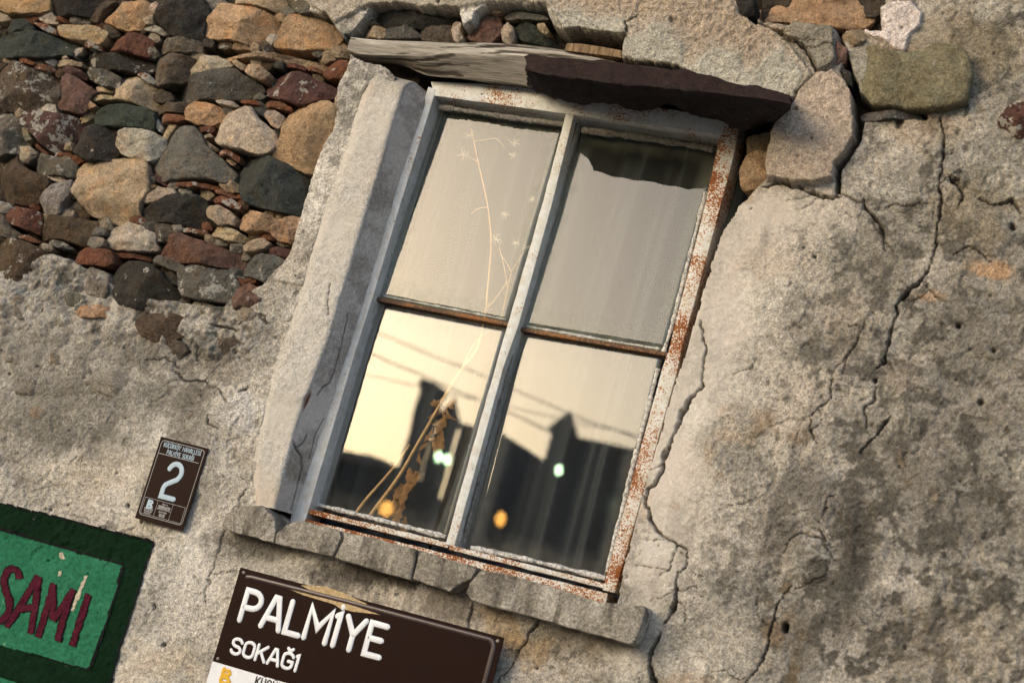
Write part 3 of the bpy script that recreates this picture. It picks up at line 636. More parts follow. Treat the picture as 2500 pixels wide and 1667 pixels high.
STONES = """1 or .0 0,-60 560,-60 590,10 570,110 480,150 300,190 90,150 0,110 -80,60
1 dk .1 600,-40 1300,-60 1310,40 1230,150 1180,200 960,200 720,170 610,100
1 br .0 1300,-40 1420,-20 1330,110 1240,290 1130,280 1200,170
1 or .0 1420,-10 1830,-20 1890,80 1870,190 1760,350 1600,380 1390,300 1270,240 1290,140
1 cr .1 1890,20 1990,10 2000,110 1970,160 1890,130
1 cr .0 1820,260 1930,180 1960,200 1930,300 1860,310
1 dk .15 1990,-40 2560,-60 2640,150 2560,330 2540,470 2280,470 2130,400 2000,250
1 cr .0 -60,165 0,165 90,190 110,240 30,275 -60,280
1 gn .05 40,330 120,240 310,240 400,320 390,370 200,385 60,375
1 cr .0 450,170 650,160 740,260 720,300 600,310 460,250
1 ti .6 440,310 520,290 680,350 660,420 560,390
1 tan .0 730,330 790,290 980,300 1230,340 1350,410 1340,470 1250,560 1050,510 780,460 720,400
1 ti .5 1150,280 1270,275 1340,310 1340,350 1250,340
1 ti .85 1810,320 2000,330 2130,410 2080,440 1940,400 1820,380
1 gn .1 -90,440 0,430 180,420 360,390 500,400 700,470 860,480 970,580 900,650 700,660 560,730 300,720 0,690 -90,660
1 rd .12 1350,480 1540,420 1780,430 1910,480 1900,560 1850,690 1500,640 1300,580
1 gy .1 1950,580 2060,490 2350,480 2530,520 2540,620 2380,660 2000,620
1 ti .7 1040,560 1090,520 1250,570 1250,620 1100,600
1 wh .0 970,600 1060,600 1030,680 950,740 910,720
1 dk .38 1045,650 1180,640 1370,680 1560,670 1730,710 1890,780 1920,850 1880,920 1700,910 1350,870 1045,840
1 bg .05 1930,730 1990,680 2200,690 2400,730 2450,760 2420,900 2330,1000 2130,1060 2000,1100 1950,950
1 ti .4 220,740 290,735 430,790 410,830 250,790
1 wh .0 570,770 640,740 720,770 650,830 580,800
1 cr .0 770,720 830,700 870,740 800,755
1 tan .3 710,800 760,760 1030,780 1000,830 730,840
1 ti .5 420,870 500,820 620,830 700,870 690,890 550,900
1 mr .1 780,880 850,835 1020,890 1080,950 1050,990 830,930
1 gy .5 1080,890 1140,855 1330,890 1440,930 1510,970 1490,1100 1330,1100 1160,1020 1080,960
1 bg .55 -90,960 0,930 110,830 200,790 290,840 450,900 640,940 770,1030 740,1110 640,1170 680,1300 500,1340 250,1390 0,1350 -90,1300
1 br .0 -60,800 70,800 60,850 0,900 -60,900
1 bg .0 680,1130 780,1060 790,1210 720,1310 640,1250 630,1190
1 pu .08 780,990 880,955 980,1000 1150,1110 1220,1170 1140,1240 1090,1380 1000,1440 860,1400 720,1370 730,1310 800,1220
1 tan .0 1480,1010 1600,920 1680,930 1830,1040 1990,1110 1970,1240 1910,1360 1700,1310 1460,1260
1 ti .9 1720,930 1760,900 1900,950 1960,1010 1940,1050 1880,1050 1780,990
1 tan .3 1230,1110 1460,1110 1460,1170 1240,1175
1 tan .2 1190,1220 1450,1215 1460,1260 1210,1290
1 or .0 1140,1280 1220,1340 1180,1370 1100,1380
1 wh .2 490,1420 560,1330 690,1320 705,1430 560,1440
3 tan .1 990,190 1060,60 1160,40 1185,120 1090,200 1020,210
3 gn .05 1180,190 1185,110 1260,30 1420,-30 1620,-30 1840,10 1940,60 1950,180 1900,280 1760,260 1500,260 1340,240
1 bg .1 1940,1380 1990,1290 2230,1300 2340,1280 2420,1310 2400,1390 2230,1430 1950,1410
2 gy .18 0,1050 200,960 480,910 640,880 760,900 860,970 1050,1060 1070,1130 960,1170 840,1240 560,1260 100,1270 -60,1230 -150,1150
2 cr .1 170,870 330,720 540,715 690,800 640,850 520,890 270,910 150,920
2 tan .0 680,760 740,750 870,820 830,880 760,850
2 tan .0 850,880 910,800 1080,850 1155,910 1060,1010 920,950
2 mr .42 1100,1000 1180,910 1330,875 1490,890 1650,930 1760,1010 1900,1050 2060,1130 2050,1190 1900,1240 1780,1290 1560,1330 1300,1260 1110,1170
2 rd .3 1350,800 1620,820 1610,880 1420,860
2 ti .5 1650,850 1680,830 1860,880 1850,920 1690,900
2 ti .45 1870,880 1940,780 2100,760 2330,800 2250,930 2100,990 1940,1010 1870,950
2 or .0 560,20 720,50 890,60 1240,180 1360,300 1330,400 1200,440 1110,550 880,540 700,500 420,470 340,420 350,350 430,230
2 tan .0 740,-60 1340,-70 1390,60 1380,180 1150,100 900,50 740,40
2 or .0 1460,190 1540,165 1780,190 1900,260 2060,330 2070,500 1990,600 1690,640 1420,620 1260,600 1250,550 1330,430 1360,320
2 wh .0 1120,520 1200,420 1290,440 1300,490 1200,600
2 tan .15 330,610 500,620 960,660 1400,680 1830,720 1850,800 1700,800 1200,740 700,700 360,690
2 gy .15 1410,-60 1780,-70 1830,100 1740,180 1560,160 1450,60
2 cr .0 1760,1300 1840,1265 1990,1250 1990,1310
2 cr .0 2030,1260 2080,1170 2150,1180 2120,1340 2070,1390 2020,1350
2 gy .0 990,1220 1050,1170 1150,1230 1090,1280 980,1270
4 cr .2 660,70 850,80 940,130 890,160 700,120
4 ti .4 970,80 1180,75 1220,130 1100,125 980,110
4 ti .5 1230,100 1300,85 1500,95 1640,180 1610,210 1450,180 1290,150
4 or .0 250,230 310,140 400,90 560,120 690,150 750,250 730,330 600,380 400,370 270,310
4 cr .05 640,560 700,400 760,300 890,210 1000,160 1110,170 1160,290 1250,360 1380,460 1410,590 1340,720 1190,750 1020,700 860,680 690,620
4 cr .0 1280,280 1300,210 1400,190 1520,280 1500,370 1460,440 1370,400
4 or .0 1370,790 1400,680 1460,550 1500,390 1580,250 1740,125 1870,120 2060,100 2170,150 2240,230 2240,380 2180,450 2060,600 2020,800 2000,880 1930,1000 1800,970 1620,900 1480,840
4 gy .05 -131,894 0,700 100,500 190,400 370,410 470,530 520,650 700,800 870,980 860,1080 760,1130 600,1080 300,1080 0,1100 -100,1000
4 gn .03 890,990 970,790 1010,720 1150,760 1380,810 1640,930 1780,990 1900,1080 1890,1200 1830,1370 1770,1510 1500,1490 1200,1430 1060,1390 960,1240 870,1100
4 rd .1 430,390 520,360 650,440 610,490 440,480
4 tan .0 480,540 590,500 610,540 500,570
4 tan .2 490,590 530,580 680,690 640,720 520,640
4 ti .6 670,730 720,700 830,720 950,790 910,850 800,770 690,770
4 cr .0 790,820 830,810 910,880 870,910 800,860
4 ti .5 150,1130 300,1130 620,1130 630,1190 400,1190 150,1170
4 ti .4 620,1200 700,1200 880,1280 920,1310 850,1320 630,1240
4 ti .6 590,1320 700,1285 870,1340 970,1400 960,1460 860,1450 730,1380 600,1350
4 rd .0 1870,1030 1930,1010 1920,1070
3 mr .62 245,160 310,60 500,50 700,90 900,100 970,180 1010,260 960,330 870,370 820,450 770,560 650,560 520,460 400,340 280,220
3 gy .5 -90,60 80,60 200,130 280,270 300,440 230,560 100,600 -90,640
3 ly .0 275,270 330,250 410,430 340,440 300,380
3 rd .15 400,450 440,440 610,600 560,600 470,540
3 cr .0 220,510 390,520 460,590 330,700 260,720
3 bg .0 300,710 450,600 440,650 360,740
3 br .03 -90,640 200,600 260,730 420,840 590,890 630,980 540,1100 450,1200 230,1210 -90,1190
3 gy .45 415,760 430,670 520,600 660,640 840,640 940,720 950,830 900,890 760,870 600,870 430,820
3 dk .15 930,480 960,400 1040,260 1200,220 1340,260 1470,380 1440,560 1360,660 1100,670 960,620
3 wh .3 1490,480 1530,340 1640,290 1880,300 2040,370 2030,490 1950,620 1880,690 1640,630 1530,580
3 ti .55 2010,110 2090,85 2330,110 2340,160 2240,190 2040,190
3 wh .1 1950,180 2000,150 2060,270 2010,310
3 tan .0 2060,450 2110,300 2160,240 2260,240 2200,340 2060,560
3 tan .22 970,870 1000,710 1090,680 1370,670 1540,650 1780,660 1850,720 1870,880 1850,1080 1770,1200 1720,1320 1690,1480 1540,1480 1300,1410 1120,1340 1040,1220 950,1110
3 cr .0 1850,740 1970,620 1980,660 1920,750
3 mr .3 1870,830 1910,810 2050,870 2140,950 2100,1000 2000,960
3 cr .0 600,890 750,870 840,930 760,970 650,940
3 mo .2 515,1200 560,1100 680,990 810,960 920,930 900,1050 860,1150 780,1250 770,1340 600,1390 530,1310
3 mo .1 870,1270 940,1190 1060,1250 1030,1330 960,1380 910,1340
3 tan .0 1830,1080 1920,980 1990,1000 1900,1070
3 cr .0 1790,1180 1960,1080 2020,1030 2180,1050 2260,1100 2140,1140 1990,1200 1840,1220
3 dk .08 1750,1380 1790,1310 1980,1250 2200,1140 2450,1120 2600,1180 2620,1280 2640,1400 2680,1480 2500,1510 2200,1480 1850,1440
3 rd .5 60,1390 90,1290 160,1250 330,1300 490,1340 510,1450 450,1600 300,1560 110,1480
3 rd .1 330,1260 370,1220 500,1270 480,1310 400,1300
3 gy .0 850,370 930,340 920,430 860,450
3 tan .0 800,550 850,470 910,460 900,550
3 ti .2 640,620 700,590 880,580 880,640 700,640
3 gy .2 -60,1350 50,1380 110,1520 200,1600 0,1640 -60,1600
5 br .03 500,340 560,260 660,150 900,160 1180,190 1250,220 1200,310 1140,420 1100,510 940,480 740,420 500,410
5 cr .1 1290,430 1310,330 1400,270 1560,260 1640,230 1830,290 1950,360 1940,450 1960,540 1860,570 1650,570 1440,540 1320,500
5 gy .6 510,480 590,440 780,460 900,540 760,550 640,520
5 br .35 -90,450 160,430 300,470 500,550 600,640 520,760 450,950 300,960 100,960 -90,960
5 ti .5 220,390 280,370 440,420 470,460 420,480 260,430
5 gy .1 -60,180 0,180 90,290 250,350 190,410 60,410 -60,370
5 rd .2 850,600 900,550 1010,520 1220,550 1400,570 1420,620 1420,740 1320,770 1180,760 960,750 860,680
5 rd .2 1450,630 1480,615 1700,620 1870,650 1870,700 1700,680 1480,670
5 mo .1 950,1000 1010,870 1180,800 1350,860 1400,960 1390,1100 1330,1180 1100,1130 1040,1050
5 rd .1 830,980 900,870 1030,840 960,980 960,1060 850,1040
5 dk .25 1390,900 1460,790 1620,710 1780,720 1950,780 2060,880 2110,990 2280,1080 2290,1180 2180,1280 2000,1340 1700,1300 1450,1230 1400,1080
6 pu .0 130,590 220,500 380,340 450,340 620,420 860,490 1060,560 1200,600 1280,700 1250,790 1050,780 830,760 560,720 280,680
5 gy .15 1880,650 1990,630 2180,690 2310,760 2340,810 2270,860 2110,800 1950,730
6 gy .62 445,930 460,860 560,790 650,740 800,770 1000,800 1090,870 1160,970 1220,1050 1150,1150 1100,1240 940,1230 720,1210 560,1170 480,1140 450,1030
6 gy .35 1260,820 1330,710 1420,640 1490,610 1650,640 1780,700 1830,800 1780,900 1650,980 1560,1000 1400,920 1260,880
6 tan .0 770,70 860,0 960,0 1080,70 1160,150 1120,240 1040,220 960,270 880,190 780,130
6 or .0 1160,160 1190,80 1330,45 1430,80 1600,130 1710,190 1640,340 1500,320 1330,350 1250,310 1170,230
6 or .0 1650,300 1720,200 1850,140 2040,160 2010,280 1940,430 1860,480 1700,450 1650,400
6 tan .0 830,320 880,240 960,260 1130,300 1250,370 1350,440 1200,460 1060,460 960,410 840,370
6 ti .85 475,285 560,290 800,330 800,390 640,360 480,330
6 tan .0 1250,510 1330,460 1520,420 1600,480 1540,560 1400,600 1270,600
6 mr .1 1540,570 1570,520 1720,540 1930,560 1900,620 1830,680 1650,630 1540,600
6 bg .1 1690,500 1720,470 1900,470 1930,540 1750,540
6 pu .3 1130,1180 1200,1080 1310,980 1400,1030 1500,1110 1480,1280 1300,1300 1150,1320
6 gy .1 360,1310 480,1180 550,1250 530,1340 410,1360
7 br .12 -30,80 200,70 400,90 560,140 590,230 480,330 300,460 120,430 -60,330 -110,200
5 or .1 980,1370 1050,1300 1220,1260 1400,1310 1470,1370 1380,1420 1200,1440 1040,1440
7 tan .15 640,760 700,690 860,690 1050,740 1280,820 1370,920 1330,1040 1180,1050 930,990 730,930 650,850
7 rd .0 1320,240 1480,190 1510,310 1350,350
7 mr .25 700,560 780,480 1000,500 1200,590 1150,610 900,590
5 gy .2 750,1180 850,1120 1060,1150 1100,1220 960,1300 770,1290
5 bg .35 280,1280 400,1150 600,1160 720,1210 740,1340 560,1390 330,1380
7 bg .2 890,1260 960,1170 1180,1190 1280,1260 1200,1360 1000,1350
6 mo .15 560,1340 620,1240 780,1240 980,1320 900,1400 640,1420
8 dk .0 430,100 560,70 750,80 950,100 1240,110 1280,200 1180,240 900,260 520,240 440,170
8 tan .0 330,290 400,240 540,260 530,330 480,370 350,350
8 gy .05 540,300 600,260 760,240 860,300 890,340 700,370 560,360
8 bg .0 890,310 980,260 1180,250 1190,330 1190,400 1000,400 890,370
8 cr .0 1190,220 1220,190 1280,220 1270,300 1290,360 1240,420 1200,370 1180,280
8 pu .0 1300,330 1400,240 1540,140 1620,150 1660,250 1640,360 1560,410 1400,390
8 or .0 1510,100 1560,65 1650,75 1660,110 1590,130
8 gy .05 1660,150 1720,100 1900,110 2090,150 2110,190 1980,190 1750,190
8 cr .0 1660,290 1720,210 1790,280 1770,380 1730,420 1670,390
8 gn .0 1800,260 1860,220 1960,240 2090,330 2190,430 2050,430 1870,390 1810,340
8 tan .0 2010,230 2070,225 2110,290 2080,330 2010,280
8 mo .0 150,150 190,125 360,210 250,245 180,245
8 bg .1 370,230 430,180 490,230 400,250
9 or .0 140,90 190,-60 1210,-60 1200,30 1030,210 940,240 800,230 430,180 210,165
9 dk .0 -30,-30 130,-30 140,110 60,130 10,90
9 ly .25 930,400 1100,350 1250,420 1400,440 1640,360 1850,410 1910,570 1870,830 1660,880 1400,880 1110,840 1040,720 970,580
9 tan .0 860,280 1040,230 1040,340 930,380 870,350
9 gy .2 1000,900 1200,890 1500,920 1540,970 1300,975 1040,980
9 mr .6 2130,970 2230,850 2400,840 2450,900 2450,1090 2330,1120 2150,1060
9 or .0 20,1400 60,1270 180,1230 250,1260 260,1420 190,1540 40,1530 10,1480
9 tan .0 70,1110 280,1080 290,1250 70,1260
9 pu .1 800,330 900,400 880,500 800,520
9 dk .0 860,570 930,590 940,700 880,680
11 tan .0 1920,780 2000,710 2110,710 2130,850 2050,860 1960,820"""
for k, ln in enumerate(STONES.strip().split('\n')):
    w = ln.split(); ti, pal, li = int(w[0]), w[1], float(w[2])
    ox, oy, s_ = TILE[ti]
    pp = [(ox+float(a.split(',')[0])*s_, oy+float(a.split(',')[1])*s_) for a in w[3:]]
    R_ = np.random.RandomState(100+k)
    y0, back = R_.uniform(-.008, .014), .09
    cx_ = sum(p[0] for p in pp)/len(pp); cy_ = sum(p[1] for p in pp)/len(pp)
    ar = abs(sum(pp[i][0]*pp[i-1][1]-pp[i-1][0]*pp[i][1] for i in range(len(pp))))/2
    if ar < 1200: y0 += R_.uniform(.008, .03)
    if pal in ('ti',): y0 = R_.uniform(.0, .018)
    if ti == 8: y0 = R_.uniform(.025, .045)
    if ti == 9: y0 = -.022 if pal == 'ly' and cx_ > 1900 else -.008
    if ti == 9 and pal == 'or' and cy_ < 100: y0 = .035
    if ti == 9 and cx_ < 1900 and cy_ > 300: y0 = .05 if cy_ < 380 else .03; back = .10
    if ti == 11: y0 = .015
    if k in range(131, 150) and ti in (5, 7): y0 = .012
    if ti == 6 and pal == 'mo' or ti == 5 and pal == 'mo': y0 = .008
    wp = np.array([P(a, b, y0)[[0, 2]] for a, b in pp])
    ext = (wp.max(0)-wp.min(0)).min()
    bul = min(.016, .12*ext)*R_.uniform(.6, 1.15)
    base = (np.array(PAL[pal])*1.04+np.array([.30, .28, .25])*.03)*R_.uniform(.85, 1.15)*np.array([1, R_.uniform(.96, 1.03), R_.uniform(.93, 1.06)])
    me = stone_mesh(wp, y0, bul, back, base, 100+k, pal == 'ly')
    o = link('stone' if pal not in ('ti', 'rd') else 'tile_shard', me, M_STONE, wall, smooth=True)
    o.color = (1, 1, 1, li)

# small chips wedged between the stones
PXP = []
for ln in STONES.strip().split('\n'):
    w = ln.split(); ox, oy, s_ = TILE[int(w[0])]
    PXP.append([(ox+float(a.split(',')[0])*s_, oy+float(a.split(',')[1])*s_) for a in w[3:]])
rs = np.random.RandomState(12); CH = []
qx, qy = np.meshgrid(np.arange(4, 840, 5.0), np.arange(4, 740, 5.0)); qx = (qx+rs.uniform(-2, 2, qx.shape)).ravel().astype(np.float32); qy = (qy+rs.uniform(-2, 2, qy.shape)).ravel().astype(np.float32)
dmin = np.full(qx.shape, 1e3, np.float32)
for pl_ in PXP: dmin = np.minimum(dmin, polydist(qx, qy, pl_, margin=60))
zin = polydist(qx, qy, STONE_ZONE, margin=60)
for i in np.argsort(-dmin):
    if dmin[i] < 4.5 or len(CH) >= 70: break
    if zin[i] > -10 or any(math.hypot(qx[i]-c_[0], qy[i]-c_[1]) < c_[2]+dmin[i] for c_ in CH): continue
    CH.append((float(qx[i]), float(qy[i]), float(min(dmin[i], 24))))
for k, (a, b, r_) in enumerate(CH):
    n_ = rs.randint(5, 8); ph = rs.uniform(0, 6.28); asp = rs.uniform(1.1, 1.7)
    pp = []
    for i in range(n_):
        t_ = ph+i/n_*6.283; rr = (r_+2.5)*rs.uniform(.8, 1.25); pp.append((a+math.cos(t_)*rr*asp-math.sin(t_)*rr*.22, b+math.sin(t_)*rr+math.cos(t_)*rr*.22))
    y0 = rs.uniform(.014, .034); wp = np.array([P(x_, z_, y0)[[0, 2]] for x_, z_ in pp])
    pal = rs.choice(['cr', 'tan', 'ti', 'gy', 'bg', 'mo', 'mo', 'tan', 'br'])
    o = link('stone', stone_mesh(wp, y0, .004, .05, np.array(PAL[pal])*rs.uniform(.6, 1.0), 1300+k), M_STONE, wall, smooth=True); o.color = (1, 1, 1, rs.uniform(0, .5))
# half-buried rubble in the crumbling mortar below the bare stones
rs = np.random.RandomState(31)
BUR = [(40, 745), (110, 770), (70, 810), (160, 830), (30, 860), (230, 800), (130, 880), (300, 830), (345, 775), (215, 870), (60, 930), (330, 890), (400, 800), (520, 770), (600, 760), (640, 730), (560, 840), (600, 880), (455, 905), (520, 940), (90, 1000), (575, 990), (420, 850), (360, 950), (250, 930), (180, 955), (470, 1005)]
for k, (a, b) in enumerate(BUR[::2]):
    r_ = rs.uniform(22, 52); asp = rs.uniform(1.1, 1.9); n_ = rs.randint(6, 9); ph = rs.uniform(0, 6.28)
    pp = []
    for i in range(n_):
        t_ = ph+i/n_*6.283; rr = r_*rs.uniform(.75, 1.15); ex, ey = math.cos(t_)*rr*asp, math.sin(t_)*rr
        pp.append((a+ex*.97-ey*.2, b+ey*.97+ex*.2))
    wp = np.array([P(x_, z_, .0)[[0, 2]] for x_, z_ in pp]); cc_ = wp.mean(0)
    y0 = -float(hs(cc_[0], cc_[1]))+rs.uniform(.002, .011)
    pal = rs.choice(['mo', 'gy', 'bg', 'mo', 'tan', 'mo', 'pu', 'ti'], p=[.34, .08, .08, .34, .06, .04, .04, .02])
    me = stone_mesh(wp, y0, .012, .05, np.array(PAL[pal])*rs.uniform(.85, 1.15), 900+k)
    o = link('stone', me, M_STONE, wall, smooth=True); o.color = (1, 1, 1, rs.uniform(.1, .35))

# ------------------------------------------------------------------ prisms and strips
def prism(poly_px, yf, yb, bevel=.002, name='m', yy=None):
    bm = bmesh.new()
    fr = [bm.verts.new(P(a, b, yf)) for a, b in poly_px]
    bk = [bm.verts.new((v.co.x, yb, v.co.z)) for v in fr]
    bm.faces.new(fr); bm.faces.new(bk[::-1])
    n = len(fr)
    for i in range(n): bm.faces.new((fr[i-1], bk[i-1], bk[i], fr[i]))
    bmesh.ops.recalc_face_normals(bm, faces=bm.faces)
    if bevel: bmesh.ops.bevel(bm, geom=list(bm.edges), offset=bevel, segments=2, affect='EDGES', profile=.6)
    me = bpy.data.meshes.new(name); bm.to_mesh(me); bm.free()
    return me
def subdiv_noise(me, size, amp, wl, seed, cols=None):
    bm = bmesh.new(); bm.from_mesh(me)
    for _ in range(7):
        long_ = [e_ for e_ in bm.edges if e_.calc_length() > size]
        if not long_: break
        bmesh.ops.subdivide_edges(bm, edges=long_, cuts=1)
    bmesh.ops.triangulate(bm, faces=[f_ for f_ in bm.faces if len(f_.verts) > 4])
    bm.normal_update()
    co = np.array([v.co for v in bm.verts]); no = np.array([v.normal for v in bm.verts])
    d = amp*fbm(co[:, 0]+co[:, 1], co[:, 2]-.7*co[:, 1], wl, 3, seed)
    co = co+no*d[:, None]
    for v, q in zip(bm.verts, co): v.co = q
    bm.to_mesh(me); bm.free()
    return me

# ------------------------------------------------------------------ lintels
def strip(lines, nu, sub, amp, wl, seed, stretch=(1, 1)):
    """lines: list of (pixel polyline, depth); a sheet through them, closed over the back"""
    L = [np.array([P(a, b, y) for a, b in resample(chaikin(pl, 1, False), nu)]) for pl, y in lines]
    rows = []
    for k in range(len(L)-1):
        for s in np.linspace(0, 1, sub[k]+1)[:-1]:
            rows.append(L[k]*(1-s)+L[k+1]*s)
    rows.append(L[-1])
    g = np.array(rows)                                   # v, u, 3
    nv = len(g)
    dv = np.gradient(g, axis=0); du = np.gradient(g, axis=1)
    n = np.cross(du, dv); n /= np.linalg.norm(n, axis=2, keepdims=True)+1e-9
    if n[..., 1].mean() > 0: n = -n
    arc = np.concatenate([[0], np.cumsum(np.linalg.norm(np.diff(g.mean(1), axis=0), axis=1))])
    U = g[..., 0]*stretch[0]; Vv = arc[:, None]*stretch[1]+0*U+.3*(g[..., 2]-g[..., 2].mean(1, keepdims=True))*stretch[1]
    d = amp*fbm(U, Vv, wl, 4, seed)
    g = g+n*d[..., None]
    return g, U, Vv
def sheet_mesh(name, g, flip=False):
    nv, nu_ = g.shape[:2]
    f = grid_faces(nv, nu_)
    return mesh_np(name, g.reshape(-1, 3), f[:, ::-1] if flip else f)
B_TOP = [(856, 92), (880, 95), (968, 102), (1088, 110), (1213, 107), (1300, 114), (1400, 127), (1509, 151), (1520, 158)]
B_MID = [(848, 122), (880, 136), (978, 136), (1040, 138), (1100, 129), (1190, 137), (1260, 134), (1310, 138), (1400, 143), (1510, 160)]
B_BOT = [(875, 148), (915, 152), (985, 160), (1030, 183), (1060, 189), (1132, 194), (1200, 202), (1262, 208), (1300, 214), (1500, 240)]
g, U, Vv = strip([([(a, b-2) for a, b in B_TOP], .06), (B_TOP, .000), (B_MID, -.006), (B_BOT, .034), ([(a, b-26) for a, b in B_BOT], .05)], 220, (3, 14, 18, 3), .004, .05, 201, (.16, 1.0))
gr = fbm(U*.4, Vv, .010, 3, 202); g[..., 1] += .0035*np.clip(-gr-.25, 0, 1)*2
me = sheet_mesh('beam', g)
wc = np.broadcast_to(C(.27, .25, .22), g.shape).copy()
rowi = np.arange(len(g))[:, None]*np.ones((1, g.shape[1]))
wc = cmix(wc, C(.38, .36, .325), sstep(-.2, .5, fbm(U, Vv, .03, 3, 203)))
wc = cmix(wc, C(.19, .175, .155), sstep(16, 20, rowi)*.75)                      # darker grey on the underside rows
wc = cmix(wc, C(.13, .10, .07), sstep(.25, .7, fbm(U*.6, Vv, .03, 3, 204))*.6)
wc = cmix(wc, C(.05, .04, .032), sstep(-.30, -.42, gr)*.9)
vcol(me, np.clip(wc, .02, .7).reshape(-1, 3))
t = NT('weathered_wood'); c_ = t.attr(); n_ = t.noise(90, 5, .7, stretch=(.06, 1, 1)); n2_ = t.noise(420, 3, .65, stretch=(.04, 1, 1))
c_ = t.mix(1.0, c_, t.mix(t.ramp(n_, .3, .7), (.6, .58, .55), (1.3, 1.29, 1.27)), 'MULTIPLY'); c_ = t.mix(1.0, c_, t.mix(t.ramp(n2_, .3, .7), (.60, .59, .57), (1.3, 1.3, 1.3)), 'MULTIPLY')
t.col(c_); t.rough(.9); t.bump(n_, .004, .8); t.bump(n2_, .0015, .8); M_WOOD = t.m
beam = empty('wooden_lintel', P(1150, 190, .02))
tag(beam, 'weathered silver-grey timber beam over the window, its end split', 'beam')
link('beam_face', me, M_WOOD, beam, smooth=True)
me = prism([(1384, 105), (1422, 107), (1473, 115), (1517, 123), (1517, 142), (1478, 136), (1378, 124)], -.004, .07, .002)
nv_ = len(me.vertices); co = np.array([v.co for v in me.vertices]); vcol(me, np.array([.22, .15, .09])*np.ones((nv_, 1)))
t = NT('sawn_wood_end'); c_ = t.attr(); n_ = t.noise(120, 4, .6, stretch=(1, 1, .2)); c_ = t.mix(1.0, c_, t.mix(t.ramp(n_, .35, .65), (.5, .48, .45), (1.25, 1.25, 1.2)), 'MULTIPLY'); t.col(c_); t.rough(.9); t.bump(n_, .004)
blk = link('wooden_block', me, t.m); tag(blk, 'short sawn brown wood block wedged on the beam under the plaster', 'wood block')

SL_T = [(1284, 150), (1300, 142), (1350, 146), (1400, 150), (1500, 160), (1600, 170), (1680, 182), (1760, 200), (1840, 216), (1928, 240)]
SL_M = [(1281, 172), (1300, 178), (1350, 184), (1400, 190), (1500, 203), (1600, 212), (1680, 220), (1760, 228), (1840, 240), (1934, 254)]
SL_B = [(1286, 209), (1300, 225), (1351, 238), (1410, 247), (1453, 246), (1519, 258), (1570, 263), (1619, 259), (1657, 263), (1698, 278), (1740, 290), (1767, 298), (1785, 311), (1823, 318), (1843, 309), (1876, 306), (1898, 301), (1926, 268)]
g, U, Vv = strip([([(a, b-4) for a, b in SL_T], .03), (SL_T, -.160), (SL_M, -.190), (SL_B, .030), ([(a+4, b-18) for a, b in SL_B], .075), ([(a+6, b-40) for a, b in SL_B], .075)], 260, (3, 10, 26, 5, 2), .011, .09, 211)
g[16:, :, 2] -= (.004*fbm(U, Vv, .02, 3, 212))[16:]
me = sheet_mesh('slab', g)
sc = np.broadcast_to(C(.050, .042, .044), g.shape).copy()
rowi = np.arange(len(g))[:, None]*np.ones((1, g.shape[1]))
sc = cmix(sc, C(.040, .020, .017), sstep(15, 11, rowi)*.9)
sc = cmix(sc, C(.085, .065, .065), sstep(.1, .7, fbm(U, Vv, .06, 4, 213))*.6*sstep(12, 16, rowi))
vcol(me, sc.reshape(-1, 3))
slab = link('stone_lintel', me, M_STONE, None, smooth=True); slab.color = (1, 1, 1, .02)
tag(slab, 'dark purple-brown stone slab jutting over the upper right pane', 'lintel')

# ------------------------------------------------------------------ window
YF = .062; YG = .107
win = empty('window', P(1110, 1340, .17))
tag(win, 'old steel window with flaking white paint, rust and four dirty panes', 'window')
M_BAR = mat_paint('rusty_brown_bar', (.10, .055, .035), .7)
def member(name, poly, yf, yb, mat, rust, bevel=.0022, noise=.0008):
    me = prism(poly, yf, yb, bevel, name)
    subdiv_noise(me, .012, noise, .03, 300+len(win.children))
    o = link(name, me, mat, win); o.color = (1, 1, 1, rust)
    me.polygons.foreach_set('use_smooth', np.ones(len(me.polygons), dtype=bool))
    try: me.set_sharp_from_angle(angle=math.radians(35))
    except Exception: pass
    return o
member('stile', [(1046, 212), (1062, 218), (1059, 236), (977, 500), (910, 725), (870, 850), (748, 1262), (736, 1290), (706, 1280), (712, 1250), (838, 850), (945, 500)], YF, YF+.078, M_BLUE, .10)
member('top_rail', [(1051, 199), (1150, 203), (1260, 211), (1400, 232), (1790, 290), (1772, 333), (1300, 267), (1059, 234)], YF+.0015, YF+.078, M_FRAME, .45)
member('stile', [(1764, 300), (1806, 300), (1790, 385), (1757, 511), (1722, 640), (1688, 764), (1662, 858), (1655, 900), (1501, 1446), (1470, 1440), (1480, 1405), (1616, 900), (1631, 858), (1721, 500)], YF-.001, YF+.078, M_FRAME, .74)
member('mullion', [(1381, 278), (1401, 281), (1347, 500), (1267, 790), (1228, 900), (1109, 1334), (1087, 1328), (1211, 888), (1239, 792), (1326, 490)], YF+.003, YF+.075, M_FRAME, .30)
member('glazing_bar', [(905, 722), (1245, 787), (1244, 796), (903, 731)], YF+.026, YG+.02, M_BAR, .5, .0012)
member('glazing_bar', [(1262, 797), (1640, 862), (1638, 871), (1261, 806)], YF+.026, YG+.02, M_BAR, .45, .0012)
member('bottom_rail', [(742, 1238), (1096, 1324), (1093, 1337), (738, 1250)], YF+.004, YF+.075, M_FRAME, .76, .0015)
member('bottom_rail', [(1098, 1329), (1484, 1425), (1480, 1437), (1096, 1341)], YF+.004, YF+.075, M_FRAME, .72, .0015)
member('lower_frame_rail', [(736, 1264), (1096, 1352), (1484, 1448), (1476, 1486), (1090, 1392), (728, 1300)], YF+.002, YF+.078, M_FRAME, .92, .0015)
